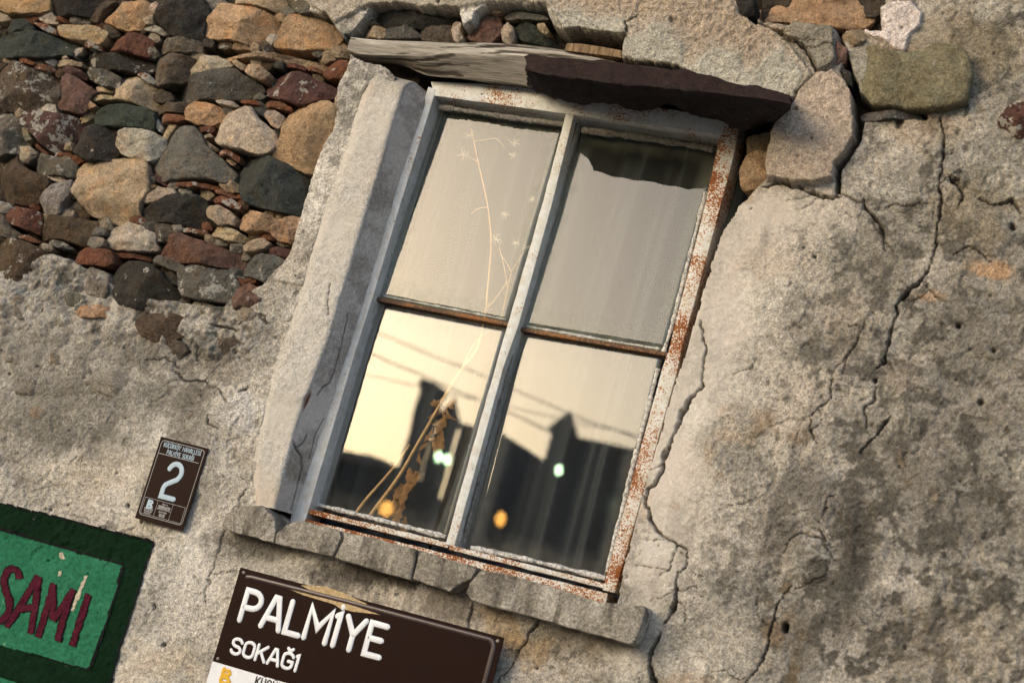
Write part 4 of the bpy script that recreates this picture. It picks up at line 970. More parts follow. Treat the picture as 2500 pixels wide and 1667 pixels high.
# putty
def mat_putty(name, base):
    t = NT(name); n_ = t.noise(90, 4, .65); k_ = t.vor(70, 'DISTANCE_TO_EDGE')
    c_ = t.mix(t.ramp(n_, .35, .7), base, tuple(x*.62 for x in base)); c_ = t.mix(t.ramp(k_, .0, .06, .8, 0), c_, (.05, .045, .04))
    t.col(c_); t.rough(.9); t.bump(t.ramp(k_, 0, .08), .002, .8); t.bump(n_, .002, .8); return t.m
M_PUT = mat_putty('grey_putty', (.24, .23, .21)); M_PUTW = mat_putty('white_putty', (.62, .62, .60))
def bead(line, r_, y, mat, seed, name='putty'):
    """crumbly putty fillet along a pixel line, r_ metres"""
    L = resample(line, 90); g = []
    rs_ = np.random.RandomState(seed)
    for i, (a, b) in enumerate(L):
        c = P(a, b, y); rr = r_*(1+.35*float(vn(c[0]*1.0, c[2], .02, seed))+.25*float(vn(c[0], c[2], .007, seed+1)))
        ring = []
        for k in range(8):
            an = k/8*2*math.pi; ring.append((an, rr))
        g.append((c, ring))
    pts = []
    d = np.gradient(np.array([c for c, _ in g]), axis=0); d /= np.linalg.norm(d, axis=1, keepdims=True)
    for (c, ring), t_ in zip(g, d):
        nrm = np.array([-t_[2], 0, t_[0]])
        for an, rr in ring: pts.append(c+nrm*math.cos(an)*rr+np.array([0, -1, 0])*math.sin(an)*rr*.9)
    me = mesh_np(name, np.array(pts), np.concatenate([grid_faces(90, 8), np.array([[i*8+7, (i+1)*8+7, (i+1)*8, i*8] for i in range(89)])]))
    o = link(name, me, mat, win, smooth=True); return o
bead([(1066, 240), (1045, 310), (1010, 420), (960, 590), (918, 724)], .007, YG-.010, M_PUT, 401)
bead([(905, 745), (870, 860), (765, 1225)], .006, YG-.008, M_PUT, 402)
bead([(1070, 262), (1150, 273), (1260, 290), (1376, 304)], .008, YG-.012, M_PUT, 403)
bead([(772, 1231), (900, 1262), (1088, 1310)], .0055, YG-.010, M_PUTW, 404)
bead([(1150, 1336), (1300, 1368), (1478, 1411)], .0060, YG-.010, M_PUTW, 405)
bead([(1405, 300), (1330, 560), (1275, 775)], .0055, YG-.012, M_PUT, 406)
bead([(1258, 830), (1180, 1120), (1132, 1330)], .0055, YG-.012, M_PUT, 407)
bead([(1724, 470), (1690, 600), (1640, 800), (1620, 860)], .0055, YG-.008, M_PUTW, 408)
bead([(1606, 900), (1545, 1140), (1482, 1395)], .0060, YG-.010, M_PUTW, 409)
bead([(1422, 318), (1580, 338), (1742, 365)], .008, YG-.012, M_PUT, 410)
bead([(935, 722), (1090, 752), (1235, 780)], .003, YG-.008, M_PUTW, 411)
bead([(1285, 797), (1450, 826), (1612, 853)], .004, YG-.008, M_PUTW, 412)
# panes
def mat_glass(name, refl, film, filmcol, grime=.3):
    t = NT(name); t.t.nodes.remove(t.b)
    tr = t.n('ShaderNodeBsdfTransparent'); tr.inputs[0].default_value = (.97, .98, .97, 1)
    gl = t.n('ShaderNodeBsdfGlossy'); gl.inputs['Roughness'].default_value = .012; gl.inputs[0].default_value = (1, 1, 1, 1)
    df = t.n('ShaderNodeBsdfDiffuse'); df.inputs[0].default_value = filmcol+(1,)
    fr = t.n('ShaderNodeFresnel'); fr.inputs[0].default_value = refl
    bp = t.n('ShaderNodeBump'); bp.inputs['Distance'].default_value = .0007; bp.inputs['Strength'].default_value = .12
    t.l(t.noise(7, 1, .4), bp.inputs['Height']); t.l(bp.outputs[0], gl.inputs['Normal'])
    ge = t.n('ShaderNodeNewGeometry'); ff = t.ramp(ge.outputs['Backfacing'], 0, 1, 1, 0)
    m1 = t.n('ShaderNodeMixShader'); t.l(t.mul(fr.outputs[0], ff), m1.inputs[0]); t.l(tr.outputs[0], m1.inputs[1]); t.l(gl.outputs[0], m1.inputs[2])
    a_ = t.ramp(t.noise(9, 4, .6, stretch=(1, 1, .35)), .3, .75, film*.55, film*1.5)
    sp_ = t.ramp(t.noise(160, 3, .6), .66, .78, 0, .18)
    m2 = t.n('ShaderNodeMixShader'); ed = t.mul(t.ramp(t.mul(t.attr(), t.mul(t.noise(22, 4, .65), .9), 'MULTIPLY'), .12, .55), grime)
    t.l(t.mul(t.mul(t.mul(a_, sp_, 'ADD'), ed, 'ADD'), ff), m2.inputs[0]); t.l(m1.outputs[0], m2.inputs[1]); t.l(df.outputs[0], m2.inputs[2])
    t.l(m2.outputs[0], t.out.inputs[0]); return t.m
M_GL_U = mat_glass('dusty_glass', 1.66, .045, (.32, .335, .27), .34); M_GL_L = mat_glass('old_glass', 1.88, .02, (.40, .38, .33), .16)
def pane(quad, mat, tilt=0.0, label=None):
    q = [P(a, b, YG) for a, b in quad]
    c = sum(q)/4; q = [c+(p-c)*1.03 for p in q]
    zc = c[2]
    v = []; n_ = 30; ec = []
    for off in (0, .003):
        for i in range(n_):
            for j in range(n_):
                s_, r_ = i/(n_-1), j/(n_-1); p = (q[0]*(1-s_)+q[1]*s_)*(1-r_)+(q[3]*(1-s_)+q[2]*s_)*r_
                v.append((p[0], YG+off+(p[2]-zc)*math.tan(math.radians(tilt)), p[2])); ec.append((max(0, 1-min(s_, 1-s_, r_, 1-r_)/.16),)*3)
    fa = grid_faces(n_, n_); bd = [i*n_ for i in range(n_)]+[(n_-1)*n_+j for j in range(1, n_)]+[i*n_+n_-1 for i in range(n_-2, -1, -1)]+[j for j in range(n_-2, 0, -1)]
    k_ = n_*n_; sd_ = np.array([(bd[i], bd[(i+1) % len(bd)], bd[(i+1) % len(bd)]+k_, bd[i]+k_) for i in range(len(bd))])
    me = mesh_np('pane', np.array(v), np.concatenate([fa, fa[:, ::-1]+k_, sd_])); vcol(me, np.array(ec, np.float32))
    bm = bmesh.new(); bm.from_mesh(me); bmesh.ops.recalc_face_normals(bm, faces=bm.faces); bm.to_mesh(me); bm.free()
    o = link('pane', me, mat, win)
    if label: o['label'] = label
    return o
pane([(1078, 262), (1373, 301), (1238, 786), (929, 725)], M_GL_U, 2.4, 'dusty upper left pane')
pane([(1425, 312), (1752, 356), (1622, 852), (1284, 797)], M_GL_U, 2.4, 'dusty upper right pane')
pane([(931, 746), (1232, 803), (1085, 1312), (770, 1232)], M_GL_L)
pane([(1281, 815), (1613, 868), (1478, 1412), (1150, 1334)], M_GL_L)

# ------------------------------------------------------------------ sill
M_CONC = M_PLASTER
sill = empty('window_sill', P(1050, 1440, -.04))
tag(sill, 'broken grey concrete sill in five pieces under the window', 'sill')
SB = [([(537, 1291), (550, 1254), (587, 1232), (640, 1236), (668, 1262), (674, 1295), (668, 1324)], -.052),
      ([(672, 1326), (677, 1300), (692, 1286), (715, 1272), (745, 1271), (829, 1294), (832, 1312), (811, 1358)], -.056),
      ([(817, 1360), (838, 1314), (836, 1296), (930, 1317), (1016, 1341), (1011, 1374), (1002, 1415), (930, 1396)], -.058),
      ([(1008, 1412), (1015, 1376), (1020, 1344), (1090, 1362), (1164, 1384), (1158, 1400), (1148, 1415), (1128, 1420), (1098, 1443), (1050, 1428)], -.054),
      ([(1137, 1447), (1146, 1423), (1172, 1390), (1240, 1402), (1312, 1423), (1400, 1448), (1461, 1468), (1520, 1474), (1574, 1479), (1576, 1494), (1560, 1540), (1548, 1568), (1536, 1571), (1450, 1548), (1298, 1505), (1149, 1465)], -.062)]
for k, (pl, yf) in enumerate(SB):
    me = prism(pl, yf, .10, .0035, 'sill_block')
    subdiv_noise(me, .008, .0022, .03, 500+k)
    co = np.array([v.co for v in me.vertices])
    n1 = fbm(co[:, 0]+co[:, 1], co[:, 2], .05, 4, 510); n2 = fbm(co[:, 0], co[:, 2]+co[:, 1], .02, 3, 511)
    cc = np.broadcast_to(C(.33, .305, .26), co.shape).copy()
    cc = cmix(cc, C(.50, .47, .415), sstep(.1, .6, n1)); cc = cmix(cc, C(.09, .08, .065), sstep(.1, .6, n2+.2*n1)*.8)
    vcol(me, cc)
    o = link('sill_block', me, M_CONC, sill, smooth=True)
    try: me.set_sharp_from_angle(angle=math.radians(60))
    except Exception: pass

# ------------------------------------------------------------------ stroke lettering
def arc(cx_, cy_, rx, ry, a0, a1, n=9):
    return [(cx_+rx*math.cos(math.radians(a0+(a1-a0)*i/n)), cy_+ry*math.sin(math.radians(a0+(a1-a0)*i/n))) for i in range(n+1)]
O_ = arc(.24, .74, .24, .26, 0, 180)+arc(.24, .26, .24, .26, 180, 360)
O_.append(O_[0])
U_ = [(0, 1)]+arc(.24, .26, .24, .26, 180, 360)+[(.48, 1)]
GL = {
 'A': (.52, [[(0, 0), (.21, 1), (.31, 1), (.52, 0)], [(.09, .30), (.43, .30)]]),
 'B': (.46, [[(0, 0), (0, 1), (.22, 1)]+arc(.22, .76, .22, .24, 90, -90, 7)+[(0, .52)], [(.22, .52)]+arc(.22, .26, .24, .26, 90, -90, 7)+[(0, 0)]]),
 'C': (.46, [arc(.24, .74, .24, .26, 10, 180)+arc(.24, .26, .24, .26, 180, 350)]),
 'D': (.48, [[(0, 0), (0, 1), (.20, 1)]+arc(.20, .72, .28, .28, 90, 0, 6)+arc(.20, .28, .28, .28, 0, -90, 6)+[(0, 0)]]),
 'E': (.42, [[(.42, 1), (0, 1), (0, 0), (.42, 0)], [(0, .52), (.36, .52)]]),
 'G': (.48, [arc(.24, .74, .24, .26, 15, 180)+arc(.24, .26, .24, .26, 180, 360)+[(.48, .48), (.28, .48)]]),
 'H': (.48, [[(0, 0), (0, 1)], [(.48, 0), (.48, 1)], [(0, .5), (.48, .5)]]),
 'I': (.10, [[(.06, 0), (.06, 1), (-.02, .93)]]),
 'K': (.46, [[(0, 0), (0, 1)], [(.46, 1), (.04, .44)], [(.17, .60), (.46, 0)]]),
 'L': (.40, [[(0, 1), (0, 0), (.40, 0)]]),
 'M': (.60, [[(0, 0), (0, 1), (.30, .38), (.60, 1), (.60, 0)]]),
 'N': (.48, [[(0, 0), (0, 1), (.48, 0), (.48, 1)]]),
 'O': (.48, [O_]),
 'P': (.46, [[(0, 0), (0, 1), (.22, 1)]+arc(.22, .72, .24, .28, 90, -90, 8)+[(0, .44)]]),
 'R': (.46, [[(0, 0), (0, 1), (.22, 1)]+arc(.22, .74, .24, .26, 90, -90, 8)+[(0, .48)], [(.22, .48), (.46, 0)]]),
 'S': (.46, [arc(.23, .75, .23, .25, 15, 270, 12)+arc(.23, .25, .23, .25, 90, -165, 12)]),
 'T': (.46, [[(0, 1), (.46, 1)], [(.23, 1), (.23, 0)]]),
 'U': (.48, [U_]), 'Y': (.50, [[(0, 1), (.25, .46), (.50, 1)], [(.25, .46), (.25, 0)]]),
 '0': (.44, [[(x*.92, y) for x, y in O_]]), '1': (.24, [[(0, .8), (.2, 1), (.2, 0)]]),
 '2': (.44, [arc(.22, .76, .22, .24, 165, -20, 9)+[(.36, .56), (.14, .42)]+arc(.20, .22, .20, .20, 120, 180, 4)+[(0, 0), (.44, 0)]]),
 '4': (.46, [[(.30, 0), (.30, 1), (0, .28), (.46, .28)]]), '7': (.42, [[(0, 1), (.42, 1), (.14, 0)]]),
 '8': (.44, [arc(.22, .77, .19, .23, -90, 270, 14), arc(.22, .27, .22, .27, 90, 450, 14)]),
 '9': (.44, [arc(.22, .72, .22, .28, 0, 360, 14), [(.44, .72), (.42, .34)]+arc(.20, .24, .22, .24, 20, -150, 6)]),
 ' ': (.22, [])}
def dots(x0, x1, y): return [[(x0, y), (x0+.001, y+.012)], [(x1, y), (x1+.001, y+.012)]]
GL['\u0130'] = (.10, GL['I'][1]+[[(.06, 1.24), (.06, 1.27)]])
GL['\u00dc'] = (.48, GL['U'][1]+dots(.12, .36, 1.24)); GL['\u00d6'] = (.48, GL['O'][1]+dots(.12, .36, 1.24))
GL['\u00c7'] = (.46, GL['C'][1]+[[(.24, -.02), (.28, -.14), (.18, -.20)]]); GL['\u015e'] = (.46, GL['S'][1]+[[(.23, -.02), (.27, -.14), (.17, -.20)]])
GL['\u011e'] = (.48, GL['G'][1]+[[(.12, 1.30), (.18, 1.20), (.30, 1.20), (.36, 1.30)]])
def tube2(line, r_, flat, ns=8):
    """rounded stroke in a local plane: (u, v, out)"""
    L = np.array(line, float); n = len(L)
    keep = [0]+[i for i in range(1, n) if np.hypot(*(L[i]-L[i-1])) > 1e-5]
    L = L[keep]; n = len(L)
    closed = np.hypot(*(L[0]-L[-1])) < 1e-4
    dirs = np.diff(L, axis=0); dirs /= np.linalg.norm(dirs, axis=1, keepdims=True)
    rings = []
    def ring(c, t_, m, s_):
        nn = np.array([-t_[1], t_[0]])*m
        return [(c[0]+nn[0]*math.cos(a_)*r_*s_, c[1]+nn[1]*math.cos(a_)*r_*s_, math.sin(a_)*r_*s_*flat) for a_ in [2*math.pi*k/ns for k in range(ns)]]
    if not closed:
        for an in (80, 50, 20): rings.append(ring(L[0]-dirs[0]*r_*math.sin(math.radians(an)), dirs[0], 1, math.cos(math.radians(an))))
    for i in range(n):
        if closed and i in (0, n-1): ta, tb = dirs[-1], dirs[0]
        else: ta, tb = dirs[max(i-1, 0)], dirs[min(i, n-2)]
        t_ = ta+tb; ln_ = np.linalg.norm(t_)
        if ln_ < .3: t_ = tb; m = 1
        else: t_ /= ln_; m = min(1/max(t_ @ tb, .3), 1.9)
        rings.append(ring(L[i], t_, m, 1))
    if not closed:
        for an in (20, 50, 80): rings.append(ring(L[-1]+dirs[-1]*r_*math.sin(math.radians(an)), dirs[-1], 1, math.cos(math.radians(an))))
    nr = len(rings)
    v = np.array(rings).reshape(-1, 3)
    f = [(i*ns+k, i*ns+(k+1) % ns, (i+1)*ns+(k+1) % ns, (i+1)*ns+k) for i in range(nr-1) for k in range(ns)]
    return v, f
class Board:
    """local frame on a flat sign: origin, u right, v up, out of the wall"""
    def __init__(s, tl, tr, y):
        s.o = P(*tl, y); d = P(*tr, y)-s.o; s.w = float(np.hypot(d[0], d[2]))
        s.u = d/s.w; s.v = np.array([-s.u[2], 0, s.u[0]]); s.y = y
    def loc(s, px_, py_):
        q = P(px_, py_, s.y)-s.o; return float(q @ s.u), float(q @ s.v)
    def pt(s, u, v, out=0): return s.o+s.u*u+s.v*v+np.array([0, -out, 0])
    def mesh(s, name, vs, fs): 
        me = bpy.data.meshes.new(name); me.from_pydata([tuple(s.pt(*q)) for q in vs], [], [tuple(int(i) for i in f_) for f_ in fs])
        bm = bmesh.new(); bm.from_mesh(me); bmesh.ops.recalc_face_normals(bm, faces=bm.faces); bm.to_mesh(me); bm.free(); return me
    def glyph(s, ch, u, v, ht, r_, flat, ns=8, wx_=1.0):
        V_, F_ = [], []
        for st in GL[ch][1]:
            a_, f_ = tube2([(u+x*ht*wx_, v+y*ht) for x, y in st], r_, flat, ns)
            k = len(V_); V_ += [tuple(q) for q in a_]; F_ += [tuple(i+k for i in q) for q in f_]
        return V_, F_
    def width(s, txt, ht, gap, wx_=1.0): return sum(GL[c][0]*ht*wx_+gap for c in txt)-gap
    def plate(s, name, corners, th, out, mat, parent, bevel=.0012):
        bm = bmesh.new()
        fr = [bm.verts.new(tuple(s.pt(u, v, out))) for u, v in corners]; bk = [bm.verts.new(tuple(s.pt(u, v, out-th))) for u, v in corners]
        bm.faces.new(fr); bm.faces.new(bk[::-1]); n = len(fr)
        for i in range(n): bm.faces.new((fr[i-1], bk[i-1], bk[i], fr[i]))
        bmesh.ops.recalc_face_normals(bm, faces=bm.faces)
        if bevel: bmesh.ops.bevel(bm, geom=list(bm.edges), offset=bevel, segments=2, affect='EDGES')
        me = bpy.data.meshes.new(name); bm.to_mesh(me); bm.free(); return link(name, me, mat, parent)
    def line(s, name, pts, r_, mat, parent, flat=.3, ns=6):
        a_, f_ = tube2(pts, r_, flat, ns); me = s.mesh(name, [(q[0], q[1], q[2]) for q in a_], f_); return link(name, me, mat, parent, smooth=True)
    def text(s, name, rows, mat, parent, ns=5):
        V_, F_ = [], []
        for txt, u, v, ht, r_, gap, wx_ in rows:
            for ch in txt:
                a_, f_ = s.glyph(ch, u, v, ht, r_, .35, ns, wx_); k = len(V_); V_ += a_; F_ += [tuple(i+k for i in q) for q in f_]
                u += GL[ch][0]*ht*wx_+gap
        return link(name, s.mesh(name, V_, F_), mat, parent, smooth=True)
    def rr(s, u0, v0, u1, v1, r_):
        p = []
        for cx_, cy_, a0 in ((u1-r_, v1-r_, 0), (u0+r_, v1-r_, 90), (u0+r_, v0+r_, 180), (u1-r_, v0+r_, 270)): p += arc(cx_, cy_, r_, r_, a0, a0+90, 6)
        return p+[p[0]]

M_BROWN = mat_simple('brown_enamel_plate', (.012, .0034, .0026), .45, .12, 25, .0003, .06)
M_RIDGE = mat_simple('rim_highlight_enamel', (.045, .030, .032), .3, .2, 40, .0004, .5)  # raised rim's highlight put into the colour, lighter than the plate's brown
M_WHITE = mat_simple('white_enamel', (.68, .71, .76), .35, .06, 30, .0003, .5)
M_PALE = mat_simple('pale_blue_print', (.36, .47, .56), .5, .06, 60, 0, .3)
M_GREYP = mat_simple('grey_print', (.42, .42, .42), .5, .06, 60, 0, .3)
M_BLACKP = mat_simple('black_print', (.02, .02, .022), .5, .05, 60, 0, .3)
M_YEL = mat_simple('yellow_print', (.62, .36, .02), .5, .06, 60, 0, .3)
M_SCUFF = mat_simple('tan_scrape', (.42, .31, .17), .8, .35, 120, .001, .2)
M_STEEL = mat_simple('dull_rivet', (.20, .17, .15), .45, .2, 80, .0004, .5)

# street name sign -------------------------------------------------
sign = empty('street_sign', P(880, 1620, -.03))
tag(sign, 'dark brown enamel street sign with white raised letters below the sill', 'sign')
B = Board((587, 1384), (1231.6, 1556), -.034)
Wd = B.w; Hd = .40
B.plate('plate', [(0, 0), (Wd, 0), (Wd, -Hd), (0, -Hd)], .0022, 0, M_BROWN, sign, .0006)
u0_, v0_ = B.loc(519, 1613)
wt_ = -v0_
B.plate('white_band', [(.0006, -wt_), (Wd-.0006, -wt_), (Wd-.0006, -Hd+.0006), (.0006, -Hd+.0006)], .0008, .0012, M_WHITE, sign, 0)
rg = [(u, v) for u, v in (B.loc(604, 1408), B.loc(615, 1409), B.loc(760, 1446), B.loc(840, 1466), B.loc(930, 1490), B.loc(1100, 1535), B.loc(1195, 1560))]
ue, ve = rg[-1]
rg += [(ue+.008, ve-.003), (ue+.013, ve-.010), (ue+.015, ve-.020), (ue+.015, -wt_+.02)]
B.line('raised_rim', rg, .0062, M_RIDGE, sign, .45, 10)
scp = [B.loc(*q) for q in ((735, 1428), (790, 1430), (838, 1446), (880, 1466), (897, 1474), (880, 1476), (830, 1460), (770, 1447))]
B.plate('scraped_patch', scp, .0006, .0012, M_SCUFF, sign, 0)
scp = [B.loc(*q) for q in ((690, 1430), (760, 1452), (838, 1470), (900, 1490), (930, 1500), (860, 1492), (830, 1484), (815, 1474), (740, 1452))]
B.plate('scraped_patch', scp, .0006, .0012, M_SCUFF, sign, 0)
for q in ((595, 1397), (1215, 1564), (532, 1607)):
    u_, v_ = B.loc(*q); a_, f_ = tube2([(u_-.0005, v_), (u_+.0005, v_)], .0042, .6, 10)
    link('rivet', B.mesh('rivet', a_, f_), M_STEEL, sign, smooth=True)
def word(b_, txt, p0, p1, ht_px, r_, mat, parent, flat, label=None):
    """raised letters from pixel p0 (left foot) to p1 (right foot)"""
    ua, va = b_.loc(*p0); ub, vb = b_.loc(*p1); ht = ht_px
    nat = sum(GL[c][0] for c in txt)*ht; gap = .17*ht
    fit = (ub-ua)/(nat+gap*(len(txt)-1)); 
    u = ua; ang = (vb-va)/(ub-ua)
    for ch in txt:
        a_, f_ = b_.glyph(ch, u, va+(u-ua)*ang, ht, r_, flat, 10, fit)
        link('letter', b_.mesh('letter', a_, f_), mat, parent, smooth=True)
        u += (GL[ch][0]*ht+gap)*fit
word(B, 'PALM\u0130YE', (585, 1512), (925, 1604), .0735, .0075, M_WHITE, sign, .25)
word(B, 'SOKA\u011eI', (562, 1592), (722, 1637), .036, .0042, M_WHITE, sign, .25)
B.o = B.o+np.array([0, -.0016, 0])
ub_, vb_ = B.loc(549, 1628)
lg = []
for st, rr_ in (([(0, 0), (0, .030)], .0048), ([(.006, .028), (.016, .028), (.020, .0225), (.016, .018), (.006, .018)], .0042), ([(.006, .011), (.017, .011), (.023, .005), (.017, -.002), (.002, -.002)], .0046)):
    B.line('emblem', [(ub_+x, vb_-.034+y) for x, y in st], rr_, M_YEL, sign, .12, 8)
ut_, vt_ = B.loc(622, 1672)
B.text('lettering', [('K\u00dc\u00c7\u00dcKK\u00d6Y MAHALLES\u0130', ut_, vt_, .021, .0019, .006, 1.0)], M_BLACKP, sign, 6)
B.o = B.o+np.array([0, .0016, 0])

# house number plate -----------------------------------------------
num = empty('house_number_plate', P(400, 1240, -.02))
tag(num, 'small dark brown house number plate with a large pale blue 2', 'number plate')
N = Board((393, 1065.3), (509, 1094.6), -.016)
Wn = N.w; Hn = Wn*1.475
N.plate('plate', [(0, 0), (Wn, 0), (Wn, -Hn), (0, -Hn)], .003, 0, M_BROWN, num, .0006)
N.o = N.o+np.array([0, -.0003, 0])
k = Wn/.12
N.line('border_line', N.rr(.0062*k, -Hn+.0105*k, Wn-.0062*k, -.006*k, .007*k), .00055*k, M_GREYP, num)
N.line('rule', [(.008*k, -.0345*k), (Wn-.0125*k, -.0345*k)], .0006*k, M_GREYP, num)
def ctext(txt, vc, ht, r_, gap, wx_=1.0, uc=Wn/2): return (txt, uc-N.width(txt, ht, gap, wx_)/2, vc, ht, r_, gap, wx_)
N.text('lettering', [ctext('K\u00dc\u00c7\u00dcKK\u00d6Y MAHALLES\u0130', -.0185*k, .0088*k, .00078*k, .0019*k, .86), ctext('PALM\u0130YE SOKA\u011eI', -.0322*k, .0086*k, .00078*k, .0019*k, .86)], M_PALE, num, 6)
a_, f_ = N.glyph('2', Wn/2-.0155*k, -.1195*k, .072*k, .0056*k, .12, 10, 1.0)
link('numeral', N.mesh('numeral', a_, f_), M_PALE, num, smooth=True)
vb0, vb1 = -Hn+.0135*k, -Hn+.0475*k
c1_, c2_ = .0420*k, .0800*k
N.line('box_line', [(.0098*k, vb1), (.0098*k, vb0), (Wn-.0098*k, vb0), (Wn-.0098*k, vb1), (.0098*k, vb1), (.0098*k, vb1-.001)], .00035*k, M_GREYP, num)
N.line('box_line', [(c1_, vb0), (c1_, vb1)], .00035*k, M_GREYP, num); N.line('box_line', [(c2_, vb0), (c2_, vb1)], .00035*k, M_GREYP, num)
N.line('box_line', [(c1_, (vb0+vb1)/2), (c2_, (vb0+vb1)/2)], .00035*k, M_GREYP, num)
cm = (c1_+c2_)/2; c0 = (.0098*k+c1_)/2
N.text('lettering', [ctext('B\u0130NA NO', vb1-.0068*k, .0030*k, .0003*k, .0008*k, .9, cm), ctext('209994870', vb1-.0155*k, .0066*k, .00062*k, .0011*k, .78, cm),
                     ctext('POSTA KODU', vb0+.0108*k, .0030*k, .0003*k, .0008*k, .9, cm), ctext('10410', vb0+.0022*k, .0066*k, .00062*k, .0011*k, .78, cm),
                     ctext('BALIKES\u0130R', vb0+.0098*k, .0038*k, .0004*k, .0010*k, .95, c0), ctext('B\u00dcY\u00dcK\u015eEH\u0130R', vb0+.0056*k, .0028*k, .0003*k, .0008*k, .95, c0),
                     ctext('BELED\u0130YES\u0130', vb0+.0016*k, .0024*k, .0003*k, .0008*k, .95, c0)], M_GREYP, num, 5)
eb_u, eb_v = c0-.0052*k, vb1-.0200*k
for st, rr_ in (([(0, 0), (0, .0155)], .0026), ([(.003, .0150), (.0078, .0150), (.0098, .0122), (.0078, .0098), (.003, .0098)], .0022), ([(.003, .0060), (.0085, .0060), (.0112, .0030), (.0085, 0), (.001, 0)], .0024)):
    N.line('emblem', [(eb_u+x*k, eb_v+y*k) for x, y in st], rr_*k, M_PALE, num, .12, 8)

# painted sign on the plaster ----------------------------------------
def mat_wallpaint(name, c, c2, wear=.5):
    t = NT(name); n_ = t.noise(120, 4, .65); g_ = t.noise(18, 4, .6)
    k_ = t.mix(t.ramp(g_, .35, .7), c, c2); k_ = t.mix(1.0, k_, t.mix(t.ramp(n_, .3, .7), (.62, .62, .62), (1.3, 1.3, 1.3)), 'MULTIPLY')
    f_ = t.ramp(t.mul(t.mul(n_, .6), t.mul(g_, .6), 'ADD'), .80-.08*wear, .86)
    k_ = t.mix(t.mul(f_, .8), k_, (.45, .40, .32)); t.col(k_); t.rough(.85); t.b.inputs['Specular IOR Level'].default_value = .08; t.bump(n_, .002, .8); return t.m
M_GD = mat_wallpaint('dark_green_wall_paint', (.002, .013, .005), (.003, .020, .008), .1); M_GLT = mat_wallpaint('green_wall_paint', (.018, .125, .066), (.028, .155, .085), .45)
M_MAR = mat_wallpaint('maroon_wall_paint', (.055, .006, .016), (.075, .010, .022), .1); M_OUT = mat_wallpaint('black_wall_paint', (.008, .009, .010), (.012, .013, .014), .1)
ps = empty('painted_sign', P(120, 1560, -.01))
tag(ps, 'green hand-painted panel on the plaster with maroon letters SAMI', 'painted sign')
def tq(x, y): return (x*600/2015., 1200+y*600/2015.)
def wall_patch(name, poly, lift, mat, rag=1.2, step=.0030, hole=None):
    w_ = np.array([P(a, b, 0)[[0, 2]] for a, b in poly])
    xs = np.arange(w_[:, 0].min()-.01, w_[:, 0].max()+.01, step); zs = np.arange(w_[:, 1].min()-.01, w_[:, 1].max()+.01, step)
    gx, gz = np.meshgrid(xs, zs, indexing='ij'); qx, qy = PX(gx, 0, gz)
    d = polydist((qx+rag*fbm(gx, gz, .012, 3, 601)).astype(np.float32), (qy+rag*fbm(gx, gz, .012, 3, 602)).astype(np.float32), poly, margin=60)
    # move border vertices onto the outline
    y_ = -hs(gx, gz)-lift
    f_ = grid_faces(*gx.shape); ok = (d.ravel() < 0)[f_].sum(1) >= 3
    f_ = f_[ok]; used = np.unique(f_); mp_ = np.full(gx.size, -1); mp_[used] = np.arange(len(used))
    v_ = np.stack([gx.ravel(), y_.ravel(), gz.ravel()], 1)[used]
    me = mesh_np(name, v_, mp_[f_]); return link(name, me, mat, ps, smooth=True)
wall_patch('border', [tq(-700, -90), tq(0, 90), tq(420, 190), tq(800, 290), tq(1260, 402), tq(1200, 620), tq(1110, 920), tq(1010, 1230), tq(915, 1560), tq(830, 1800), tq(-700, 1500)], .0012, M_GD)
wall_patch('field', [tq(-600, 150), tq(0, 312), tq(400, 430), tq(700, 520), tq(1003, 598), tq(960, 800), tq(880, 1050), tq(800, 1290), tq(728, 1465), tq(400, 1360), tq(0, 1262), tq(-600, 1100)], .0024, M_GLT)
wall_patch('lower_field', [tq(-600, 1400), tq(0, 1515), tq(150, 1560), tq(300, 1640), tq(250, 1800), tq(-600, 1800)], .0024, M_GLT)
wall_patch('outline', [tq(-700, -95), tq(0, 84), tq(420, 182), tq(800, 282), tq(1268, 396), tq(1262, 424), tq(800, 306), tq(420, 206), tq(0, 108), tq(-700, -70)], .0036, M_OUT, 2.0)
wall_patch('outline', [tq(1262, 405), tq(1240, 412), tq(1180, 620), tq(1095, 920), tq(990, 1230), tq(890, 1580), tq(915, 1580), tq(1015, 1230), tq(1116, 920), tq(1205, 620)], .0036, M_OUT, 2.0)
wall_patch('outline', [tq(-600, 140), tq(0, 290), tq(400, 408), tq(700, 498), tq(1015, 582), tq(1010, 605), tq(700, 524), tq(400, 438), tq(0, 322), tq(-600, 165)], .0036, M_OUT, 2.0)
wall_patch('outline', [tq(998, 590), tq(1022, 590), tq(980, 800), tq(900, 1050), tq(820, 1290), tq(745, 1478), tq(400, 1376), tq(400, 1356), tq(722, 1452), tq(790, 1290), tq(872, 1050), tq(952, 800)], .0036, M_OUT, 2.0)
def stroke_poly(line, w_):
    L = np.array(line, float); d = np.gradient(L, axis=0); d /= np.linalg.norm(d, axis=1, keepdims=True)+1e-9
    n = np.stack([-d[:, 1], d[:, 0]], 1)*w_/2
    return [tq(*q) for q in np.vstack([L+n, (L-n)[::-1]])]
S_ = [(150, 712), (140, 655), (100, 622), (55, 640), (30, 700), (35, 780), (62, 850), (82, 910), (75, 980), (40, 1040), (0, 1062), (-40, 1060)]
LET = [[S_], [[(300, 685), (190, 890), (60, 1112)], [(305, 690), (290, 930), (262, 1168)], [(165, 962), (290, 940)]],
       [[(432, 745), (380, 980), (322, 1200)], [(425, 760), (435, 900), (440, 1050)], [(600, 795), (520, 940), (440, 1060)], [(600, 795), (540, 1000), (482, 1230)]], [[(732, 835), (670, 1050), (600, 1272)]]]
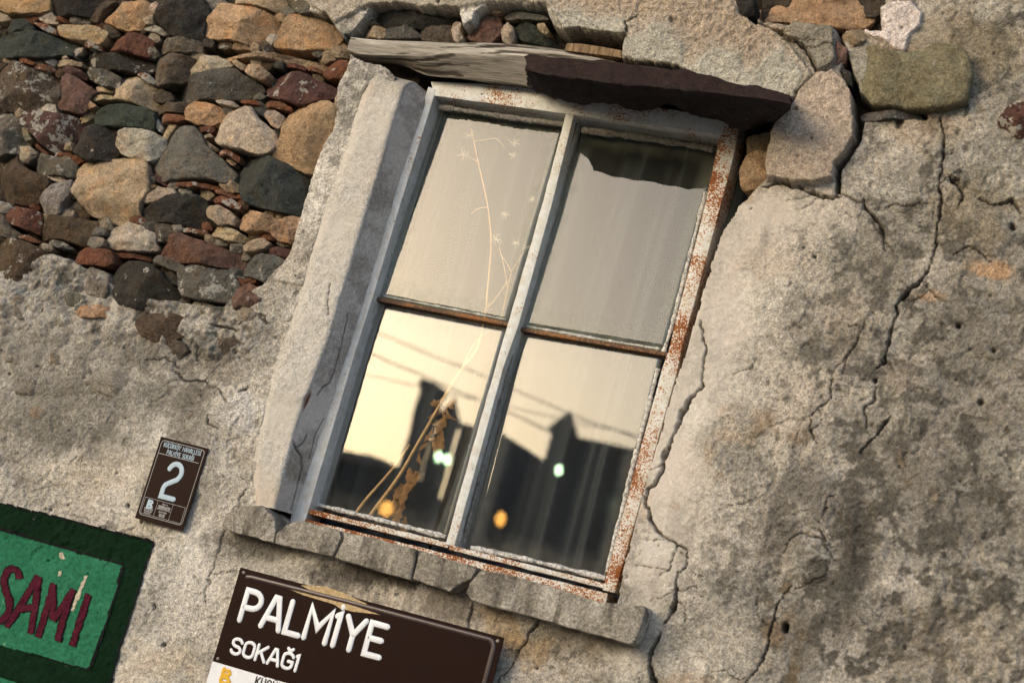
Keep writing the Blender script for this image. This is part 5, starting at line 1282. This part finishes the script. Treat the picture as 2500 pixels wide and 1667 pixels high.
for L in LET:
    lt = None
    for k_, st in enumerate(L):
        ln_ = resample(chaikin(st, 2, False), 24)
        wall_patch('letter_outline', stroke_poly(ln_, 70), .0030+.0004*k_, M_OUT, 1.0, .0024)
    for k_, st in enumerate(L):
        ln_ = resample(chaikin(st, 2, False), 24)
        wall_patch('letter', stroke_poly(ln_, 52), .0044+.0005*k_, M_MAR, 1.0, .0024)
for k_, pl in enumerate(([(690, 680), (720, 680), (640, 900), (610, 980), (585, 980), (630, 840)], [(450, 500), (500, 495), (520, 540), (500, 555)], [(455, 640), (490, 640), (490, 690), (465, 690)])):
    wall_patch('bare_plaster_patch', [tq(*q) for q in pl], .0034, mat_simple('bare_patch', (.40, .36, .28), .95, .35, 90, .003) if k_ == 0 else bpy.data.materials['bare_patch'], 3.0, .0024)

# ------------------------------------------------------------------ room behind the window
M_DARK = mat_simple('dim_room_wall', (.18, .17, .155), .9, .15, 8, .001)
def boxmesh(name, a, b, inward=False):
    x0, y0, z0 = a; x1, y1, z1 = b
    v = [(x0, y0, z0), (x1, y0, z0), (x1, y1, z0), (x0, y1, z0), (x0, y0, z1), (x1, y0, z1), (x1, y1, z1), (x0, y1, z1)]
    f = [(0, 3, 2, 1), (4, 5, 6, 7), (0, 1, 5, 4), (1, 2, 6, 5), (2, 3, 7, 6), (3, 0, 4, 7)]
    me = bpy.data.meshes.new(name); me.from_pydata(v, [], [q[::-1] for q in f] if inward else f); return me
wl_, wr_ = P(716, 1255, .1)[0], P(1790, 385, .1)[0]; zb_, zt_ = P(1476, 1486, .1)[2], P(1051, 199, .1)[2]
# masonry round the opening, in four blocks, so that the gaps beside the frame are closed
M_MAS = mat_simple('dark_masonry', (.07, .055, .04), .95, .4, 30, .012)
for a, b in (((wl_-.9, .105, zb_-.9), (wl_-.012, .5, zt_+.9)), ((wr_+.10, .115, zb_-.9), (wr_+1.1, .5, zt_+.9)), ((wl_-.012, .142, zt_+.02), (wr_+.10, .5, zt_+.9)), ((wl_-.012, .115, zb_-.9), (wr_+.10, .5, zb_-.02))):
    link('masonry_core', boxmesh('masonry_core', a, b), M_MAS, wall)
room = link('room_interior', boxmesh('room_interior', (-2.6, .52, 1.0), (1.8, 3.4, 4.0), True), M_DARK); tag(room, kind='structure')
bm = bmesh.new(); bm.from_mesh(room.data)
bmesh.ops.delete(bm, geom=[f_ for f_ in bm.faces if all(abs(v.co.y-.52) < 1e-4 for v in f_.verts)], context='FACES_ONLY'); bm.to_mesh(room.data); bm.free()
# curtain
cur = empty('curtain', ((wl_+wr_)/2, .21, zb_-.3)); tag(cur, 'grey curtain hanging in folds behind the dirty panes', 'curtain')
M_CUR = mat_simple('grey_curtain_cloth', (.030, .036, .044), .9, .12, 40, .0008)
def cloth(x0, x1, ph, seed):
    nx = 220; xs = np.linspace(x0, x1, nx); zs = np.linspace(zb_-.3, zt_+.12, 40)
    gx, gz = np.meshgrid(xs, zs, indexing='ij')
    s_ = gx*6.0+.8*vn(gx, gz*.15, .3, seed)
    y_ = .21+.022*np.sin(s_*6.283*.95+ph)+.014*np.sin(s_*6.283*2.3+1.3*ph)+.012*vn(gx, gz*.2, .05, seed+1)+.02*(gz-zb_)*0
    return mesh_np('curtain_panel', np.stack([gx, y_, gz], -1).reshape(-1, 3), grid_faces(nx, 40))
xm = P(1215, 900, .21)[0]
link('curtain_panel', cloth(wl_-.1, xm-.05, .4, 701), M_CUR, cur, smooth=True); link('curtain_panel', cloth(xm-.03, wr_+.1, 2.0, 703), M_CUR, cur, smooth=True)

# ------------------------------------------------------------------ dried plant between glass and curtain
def tube3(line, r0_, r1_, ns=6):
    L = np.array(line, float); n = len(L); t_ = np.gradient(L, axis=0); t_ /= np.linalg.norm(t_, axis=1, keepdims=True)+1e-9
    a_ = np.cross(t_, [0, 1, 0]); a_ /= np.linalg.norm(a_, axis=1, keepdims=True)+1e-9; b_ = np.cross(t_, a_)
    v = []
    for i in range(n):
        rr = r0_+(r1_-r0_)*i/(n-1)
        for k in range(ns): v.append(L[i]+(a_[i]*math.cos(2*math.pi*k/ns)+b_[i]*math.sin(2*math.pi*k/ns))*rr)
    f = [(i*ns+k, i*ns+(k+1) % ns, (i+1)*ns+(k+1) % ns, (i+1)*ns+k) for i in range(n-1) for k in range(ns)]
    return np.array(v), f
M_STRAW = mat_simple('dry_stem', (.55, .34, .16), .8, .3, 60, .001); M_LEAF = mat_simple('dry_leaf', (.24, .125, .05), .85, .4, 60, .001); M_FLUFF = mat_simple('pale_seed_fluff', (.62, .54, .40), .9, .2, 80, 0)
pot = empty('dried_plant', P(880, 1262, .15)); tag(pot, 'tall dried brown weed leaning behind the left panes', 'plant')
def stem(pts, y0, y1, r0_, r1_, mat=M_STRAW, name='stem'):
    q = resample(chaikin(pts, 2, False), 28); ys = np.linspace(y0, y1, 28)
    L = [P(a, b, y) for (a, b), y in zip(q, ys)]
    v, f = tube3(L, r0_, r1_); return link(name, mesh_np(name, v, f), mat, pot, smooth=True)
stem([(866, 1256), (890, 1222), (925, 1183), (965, 1137), (1000, 1085)], .14, .142, .0048, .003)
stem([(898, 1266), (925, 1228), (955, 1190), (986, 1144), (1016, 1089), (1062, 1009), (1099, 942), (1130, 895), (1166, 855), (1178, 800), (1188, 748)], .14, .142, .0055, .0028)
stem([(1186, 760), (1192, 690), (1197, 638), (1200, 592), (1196, 540), (1190, 497), (1180, 450), (1168, 400), (1158, 350), (1150, 315)], .14, .142, .0028, .0014)
stem([(1225, 773), (1232, 740), (1239, 706), (1248, 663), (1262, 640), (1282, 612)], .14, .142, .0018, .001)
stem([(1239, 706), (1237, 680), (1226, 630), (1218, 600)], .14, .142, .0014, .0008); stem([(1248, 663), (1236, 640), (1220, 619)], .14, .142, .0014, .0008)
stem([(1190, 752), (1210, 728), (1228, 704), (1236, 688)], .14, .142, .002, .0012)
stem([(1158, 345), (1185, 342), (1210, 336), (1224, 350), (1232, 362)], .14, .142, .0012, .0007); stem([(1194, 508), (1178, 506), (1160, 512), (1150, 524)], .14, .142, .0013, .0008)
stem([(1167, 396), (1150, 386), (1140, 380)], .14, .142, .001, .0006); stem([(1130, 895), (1160, 830), (1210, 800)], .14, .142, .0018, .001)
rs = np.random.RandomState(77)
def umbel(px_, py_, R__):
    c = P(px_, py_, .143); V_, F_ = [], []
    for _ in range(22):
        a_ = rs.uniform(0, 6.28); rr = R__*rs.uniform(.4, 1); d = np.array([math.cos(a_)*rr, rs.uniform(-.25, .15)*R__, math.sin(a_)*rr])
        m = c+d*.5+rs.uniform(-.2, .2, 3)*R__*np.array([1, .1, 1])
        v, f = tube3([c, m, c+d], .0005, .0003, 3); k = len(V_); V_ += list(v); F_ += [tuple(i+k for i in q) for q in f]
    link('seed_head', mesh_np('seed_head', np.array(V_), np.array(F_)), M_FLUFF, pot)
for q in ((1130, 378, .024), (1146, 330, .018), (1256, 350, .022), (1252, 380, .016), (1234, 524, .02), (1300, 488, .012), (1212, 585, .024), (1260, 592, .018), (1190, 757, .02), (1284, 604, .014)): umbel(*q)
def leaf(px_, py_, ln_, wd_, ang, cur_):
    n = 12; V_ = []
    c = P(px_, py_, .140+rs.uniform(-.008, .012))
    for i in range(n):
        s_ = i/(n-1); a_ = ang+cur_*s_
        if i: c = c+np.array([math.cos(a_), rs.uniform(-.15, .15), math.sin(a_)])*ln_/n
        w_ = wd_*math.sin(math.pi*min(1, s_*.92+.06))**.7*(1+.4*rs.uniform(-1, 1)); nn = np.array([-math.sin(a_), .5*math.sin(5*s_), math.cos(a_)])
        V_ += [c-nn*w_+np.array([0, .004*math.sin(7*s_), 0]), c+np.array([0, -.003, 0]), c+nn*w_*.8]
    link('dry_leaf', mesh_np('dry_leaf', np.array(V_), grid_faces(n, 3)), M_LEAF, pot, smooth=True)
for _ in range(20):
    s_ = rs.uniform(0, 1); b0 = np.array([(975, 1190), (1005, 1120), (1040, 1050), (1075, 985)])[min(3, int(s_*4))]
    leaf(b0[0]+rs.uniform(-14, 26), b0[1]+rs.uniform(-18, 40), rs.uniform(.025, .06), rs.uniform(.004, .010), rs.uniform(-2.2, -.9), rs.uniform(-2, 2))
for q in ((980, 1180), (985, 1215), (978, 1240), (990, 1260), (1000, 1170), (1015, 1150), (965, 1215), (1085, 1020), (1080, 1050), (1078, 1075)): leaf(q[0], q[1], .055, .011, -1.6+rs.uniform(-.3, .3), rs.uniform(-1, 1))

# ------------------------------------------------------------------ the street outside, seen in the panes
M_GROUND = mat_simple('dusty_street', (.20, .18, .15), .95, .3, 3, .004)
gm = bpy.data.meshes.new('street'); gm.from_pydata([(-400, -900, 0), (400, -900, 0), (400, 3, 0), (-400, 3, 0)], [], [(0, 1, 2, 3)]); tag(link('street', gm, M_GROUND), kind='structure')
YH = -21.0
def Wp(px_, py_, y=YH):
    q = P(px_, py_, 2*YG-y); return q[0], q[2]
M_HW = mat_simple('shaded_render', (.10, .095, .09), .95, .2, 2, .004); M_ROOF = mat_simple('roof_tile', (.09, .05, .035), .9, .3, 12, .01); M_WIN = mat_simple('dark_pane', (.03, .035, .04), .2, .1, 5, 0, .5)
def add_box(name, x0, x1, y0, y1, z0, z1, mat, parent): return link(name, boxmesh(name, (x0, y0, z0), (x1, y1, z1)), mat, parent)
def gable(name, x0, x1, y0, y1, z0, z1, mat, parent, slope_to=None):
    """roof: ridge along x at the middle of the depth; slope_to lowers the right end"""
    ym = (y0+y1)/2; zr = z1 if slope_to is None else slope_to
    v = [(x0, y0, z0), (x1, y0, z0), (x1, y1, z0), (x0, y1, z0), (x0, ym, z1), (x1, ym, zr)]
    me = bpy.data.meshes.new(name); me.from_pydata(v, [], [(0, 3, 2, 1), (0, 1, 5, 4), (2, 3, 4, 5), (1, 2, 5), (3, 0, 4)]); return link(name, me, mat, parent)
def spire(name, x0, x1, y0, y1, z0, z1, mat, parent):
    v = [(x0, y0, z0), (x1, y0, z0), (x1, y1, z0), (x0, y1, z0), ((x0+x1)/2, (y0+y1)/2, z1)]
    me = bpy.data.meshes.new(name); me.from_pydata(v, [], [(0, 3, 2, 1), (0, 1, 4), (1, 2, 4), (2, 3, 4), (3, 0, 4)]); return link(name, me, mat, parent)
def house(name, label, x0, x1, zt, y0=YH-6, roof=None):
    h_ = empty(name, ((x0+x1)/2, YH-3, 0)); tag(h_, label, 'house', 'houses across the street')
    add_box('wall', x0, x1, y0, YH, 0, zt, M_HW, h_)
    n = max(1, int((x1-x0)/1.6))
    for i in range(n):
        xc = x0+(i+.5)*(x1-x0)/n; add_box('window', xc-.3, xc+.3, YH+.004, YH+.03, max(.9, zt-1.5), zt-.5, M_WIN, h_)
    return h_
xa, za = Wp(821, 1094, YH-3); xb, zb2 = Wp(905, 1110, YH-3); xc_, zc_ = Wp(992, 1152, YH-3)
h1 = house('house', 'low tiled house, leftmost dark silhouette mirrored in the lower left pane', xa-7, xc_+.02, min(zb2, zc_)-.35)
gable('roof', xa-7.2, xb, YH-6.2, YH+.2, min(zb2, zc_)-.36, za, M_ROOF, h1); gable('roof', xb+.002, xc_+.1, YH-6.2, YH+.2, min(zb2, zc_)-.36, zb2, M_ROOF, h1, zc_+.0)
def chimney(name, label, lx, rx, tz, base, tip=None, y=YH-1.0, bw=None):
    c_ = empty(name, ((lx+rx)/2, y, base)); tag(c_, label, 'chimney')
    add_box('shaft', lx, rx, y-.3, y+.3, 0, tz, M_HW, c_)
    if tip: spire('pointed_cap', lx-.08, rx+.08, y-.35, y+.35, tz+.002, tip, M_ROOF, c_)
    else: add_box('cap', lx-.04, rx+.04, y-.34, y+.34, tz-.16, tz+.002, M_ROOF, c_)
    return c_
lx, tz = Wp(1049, 938, YH-1); rx, _ = Wp(1071, 944, YH-1)
chimney('chimney_stack', 'tall square chimney mirrored beside the dried plant', lx, rx, tz, 0)
sx0, sz0 = Wp(1083, 1034, YH-1.8); sx1, _ = Wp(1104, 1038, YH-1.8); tx_, tz_ = Wp(1105, 966, YH-1.8)
chimney('pointed_turret', 'pointed turret mirrored just right of the square chimney', sx0, sx1, sz0, 0, tz_, YH-1.8)
kx, kz = Wp(1130, 1033); kx2, _ = Wp(1200, 1030); _, gz_ = Wp(1300, 1200)
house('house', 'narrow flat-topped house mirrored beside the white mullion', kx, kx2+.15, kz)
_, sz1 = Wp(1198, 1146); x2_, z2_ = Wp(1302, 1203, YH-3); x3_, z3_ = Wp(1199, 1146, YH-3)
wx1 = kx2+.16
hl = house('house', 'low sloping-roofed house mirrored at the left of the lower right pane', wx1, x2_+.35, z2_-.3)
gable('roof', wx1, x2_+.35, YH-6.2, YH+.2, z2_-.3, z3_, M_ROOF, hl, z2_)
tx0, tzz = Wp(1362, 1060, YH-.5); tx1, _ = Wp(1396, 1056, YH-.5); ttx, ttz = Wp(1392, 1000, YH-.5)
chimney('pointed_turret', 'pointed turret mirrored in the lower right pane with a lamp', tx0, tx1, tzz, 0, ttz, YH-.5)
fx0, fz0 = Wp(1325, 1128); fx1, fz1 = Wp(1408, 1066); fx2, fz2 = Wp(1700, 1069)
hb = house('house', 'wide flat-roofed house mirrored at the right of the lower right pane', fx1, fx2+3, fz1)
add_box('side_wing', fx0, fx1-.004, YH-5, YH-.2, 0, fz0, M_HW, hb)
gx0, gz0_ = Wp(1344, 1114)
# overhead cables
M_CAB = mat_simple('black_cable', (.03, .03, .03), .6, .1, 10, 0)
def cable(pts, y, r_, label):
    L = [P(a, b, 2*YG-y) for a, b in pts]; L = [np.array([q[0], y, q[2]]) for q in L]
    d = (L[-1]-L[0])/np.linalg.norm(L[-1]-L[0]); L = [L[0]-d*9]+L+[L[-1]+d*9]
    v, f = tube3(resample(np.array(L)[:, [0, 2, 1]], 60)[:, [0, 2, 1]], r_, r_, 6); o = link('overhead_cable', mesh_np('overhead_cable', v, f), M_CAB, None, smooth=True)
    tag(o, label, 'cable', 'cables over the street')
cable([(894, 857), (1182, 982), (1250, 947+60), (1535, 1064+40)][:2], -13, .009, 'upper dark cable mirrored across the lower left pane')
cable([(876, 911), (1041, 948)], -14, .006, 'lower thin cable mirrored in the lower left pane')
cable([(1248, 946), (1378, 1003), (1535, 1064)], -15, .008, 'dark cable mirrored across the lower right pane')
# lit lamps
def lamp(px_, py_, y, r_, colr, st, label, name='street_lamp'):
    q = P(px_, py_, 2*YG-y); x, z = q[0], q[2]
    L_ = empty(name, (x, y, 0)); tag(L_, label, 'lamp', 'lit lamps across the street')
    m = bpy.data.materials.get('lamp_%s' % label[:5])
    if not m:
        t = NT('lamp_%s' % label[:5]); t.b.inputs['Emission Color'].default_value = colr+(1,); t.b.inputs['Emission Strength'].default_value = st; t.col((.8, .8, .8)); m = t.m
    bm = bmesh.new(); bmesh.ops.create_uvsphere(bm, u_segments=14, v_segments=10, radius=r_)
    for v in bm.verts: v.co = Vector((v.co.x+x, v.co.y+y, v.co.z*1.3+z))
    me = bpy.data.meshes.new('bulb'); bm.to_mesh(me); bm.free(); link('bulb', me, m, L_, smooth=True)
    v, f = tube3([(x, y-.02, z-r_*1.2), (x, y-.02, z-.6), (x, y-.02, 0)], .025, .04); link('pole', mesh_np('pole', v, f), M_CAB, L_, smooth=True)
    v, f = tube3([(x, y, z+r_*1.32), (x, y, z+r_*1.5), (x, y, z+r_*1.9)], r_*.9, r_*.1, 12); link('hood', mesh_np('hood', v, f), M_CAB, L_, smooth=True)
lamp(1072, 1115, YH+1.5, .06, (.62, 1, .55), 16, 'white lamp, left of the pair mirrored under the turret'); lamp(1093, 1122, YH+1.5, .06, (.62, 1, .55), 16, 'white lamp, right of the pair mirrored under the turret')
lamp(1366, 1149, YH+1.5, .06, (.62, 1, .55), 16, 'white lamp mirrored alone in the lower right pane')
lamp(940, 1240, YH+2.5, .09, (1, .45, .06), 7, 'amber lamp mirrored low beside the plant stems'); lamp(1221, 1268, YH+2.5, .08, (1, .45, .06), 6, 'amber lamp mirrored low in the lower right pane')
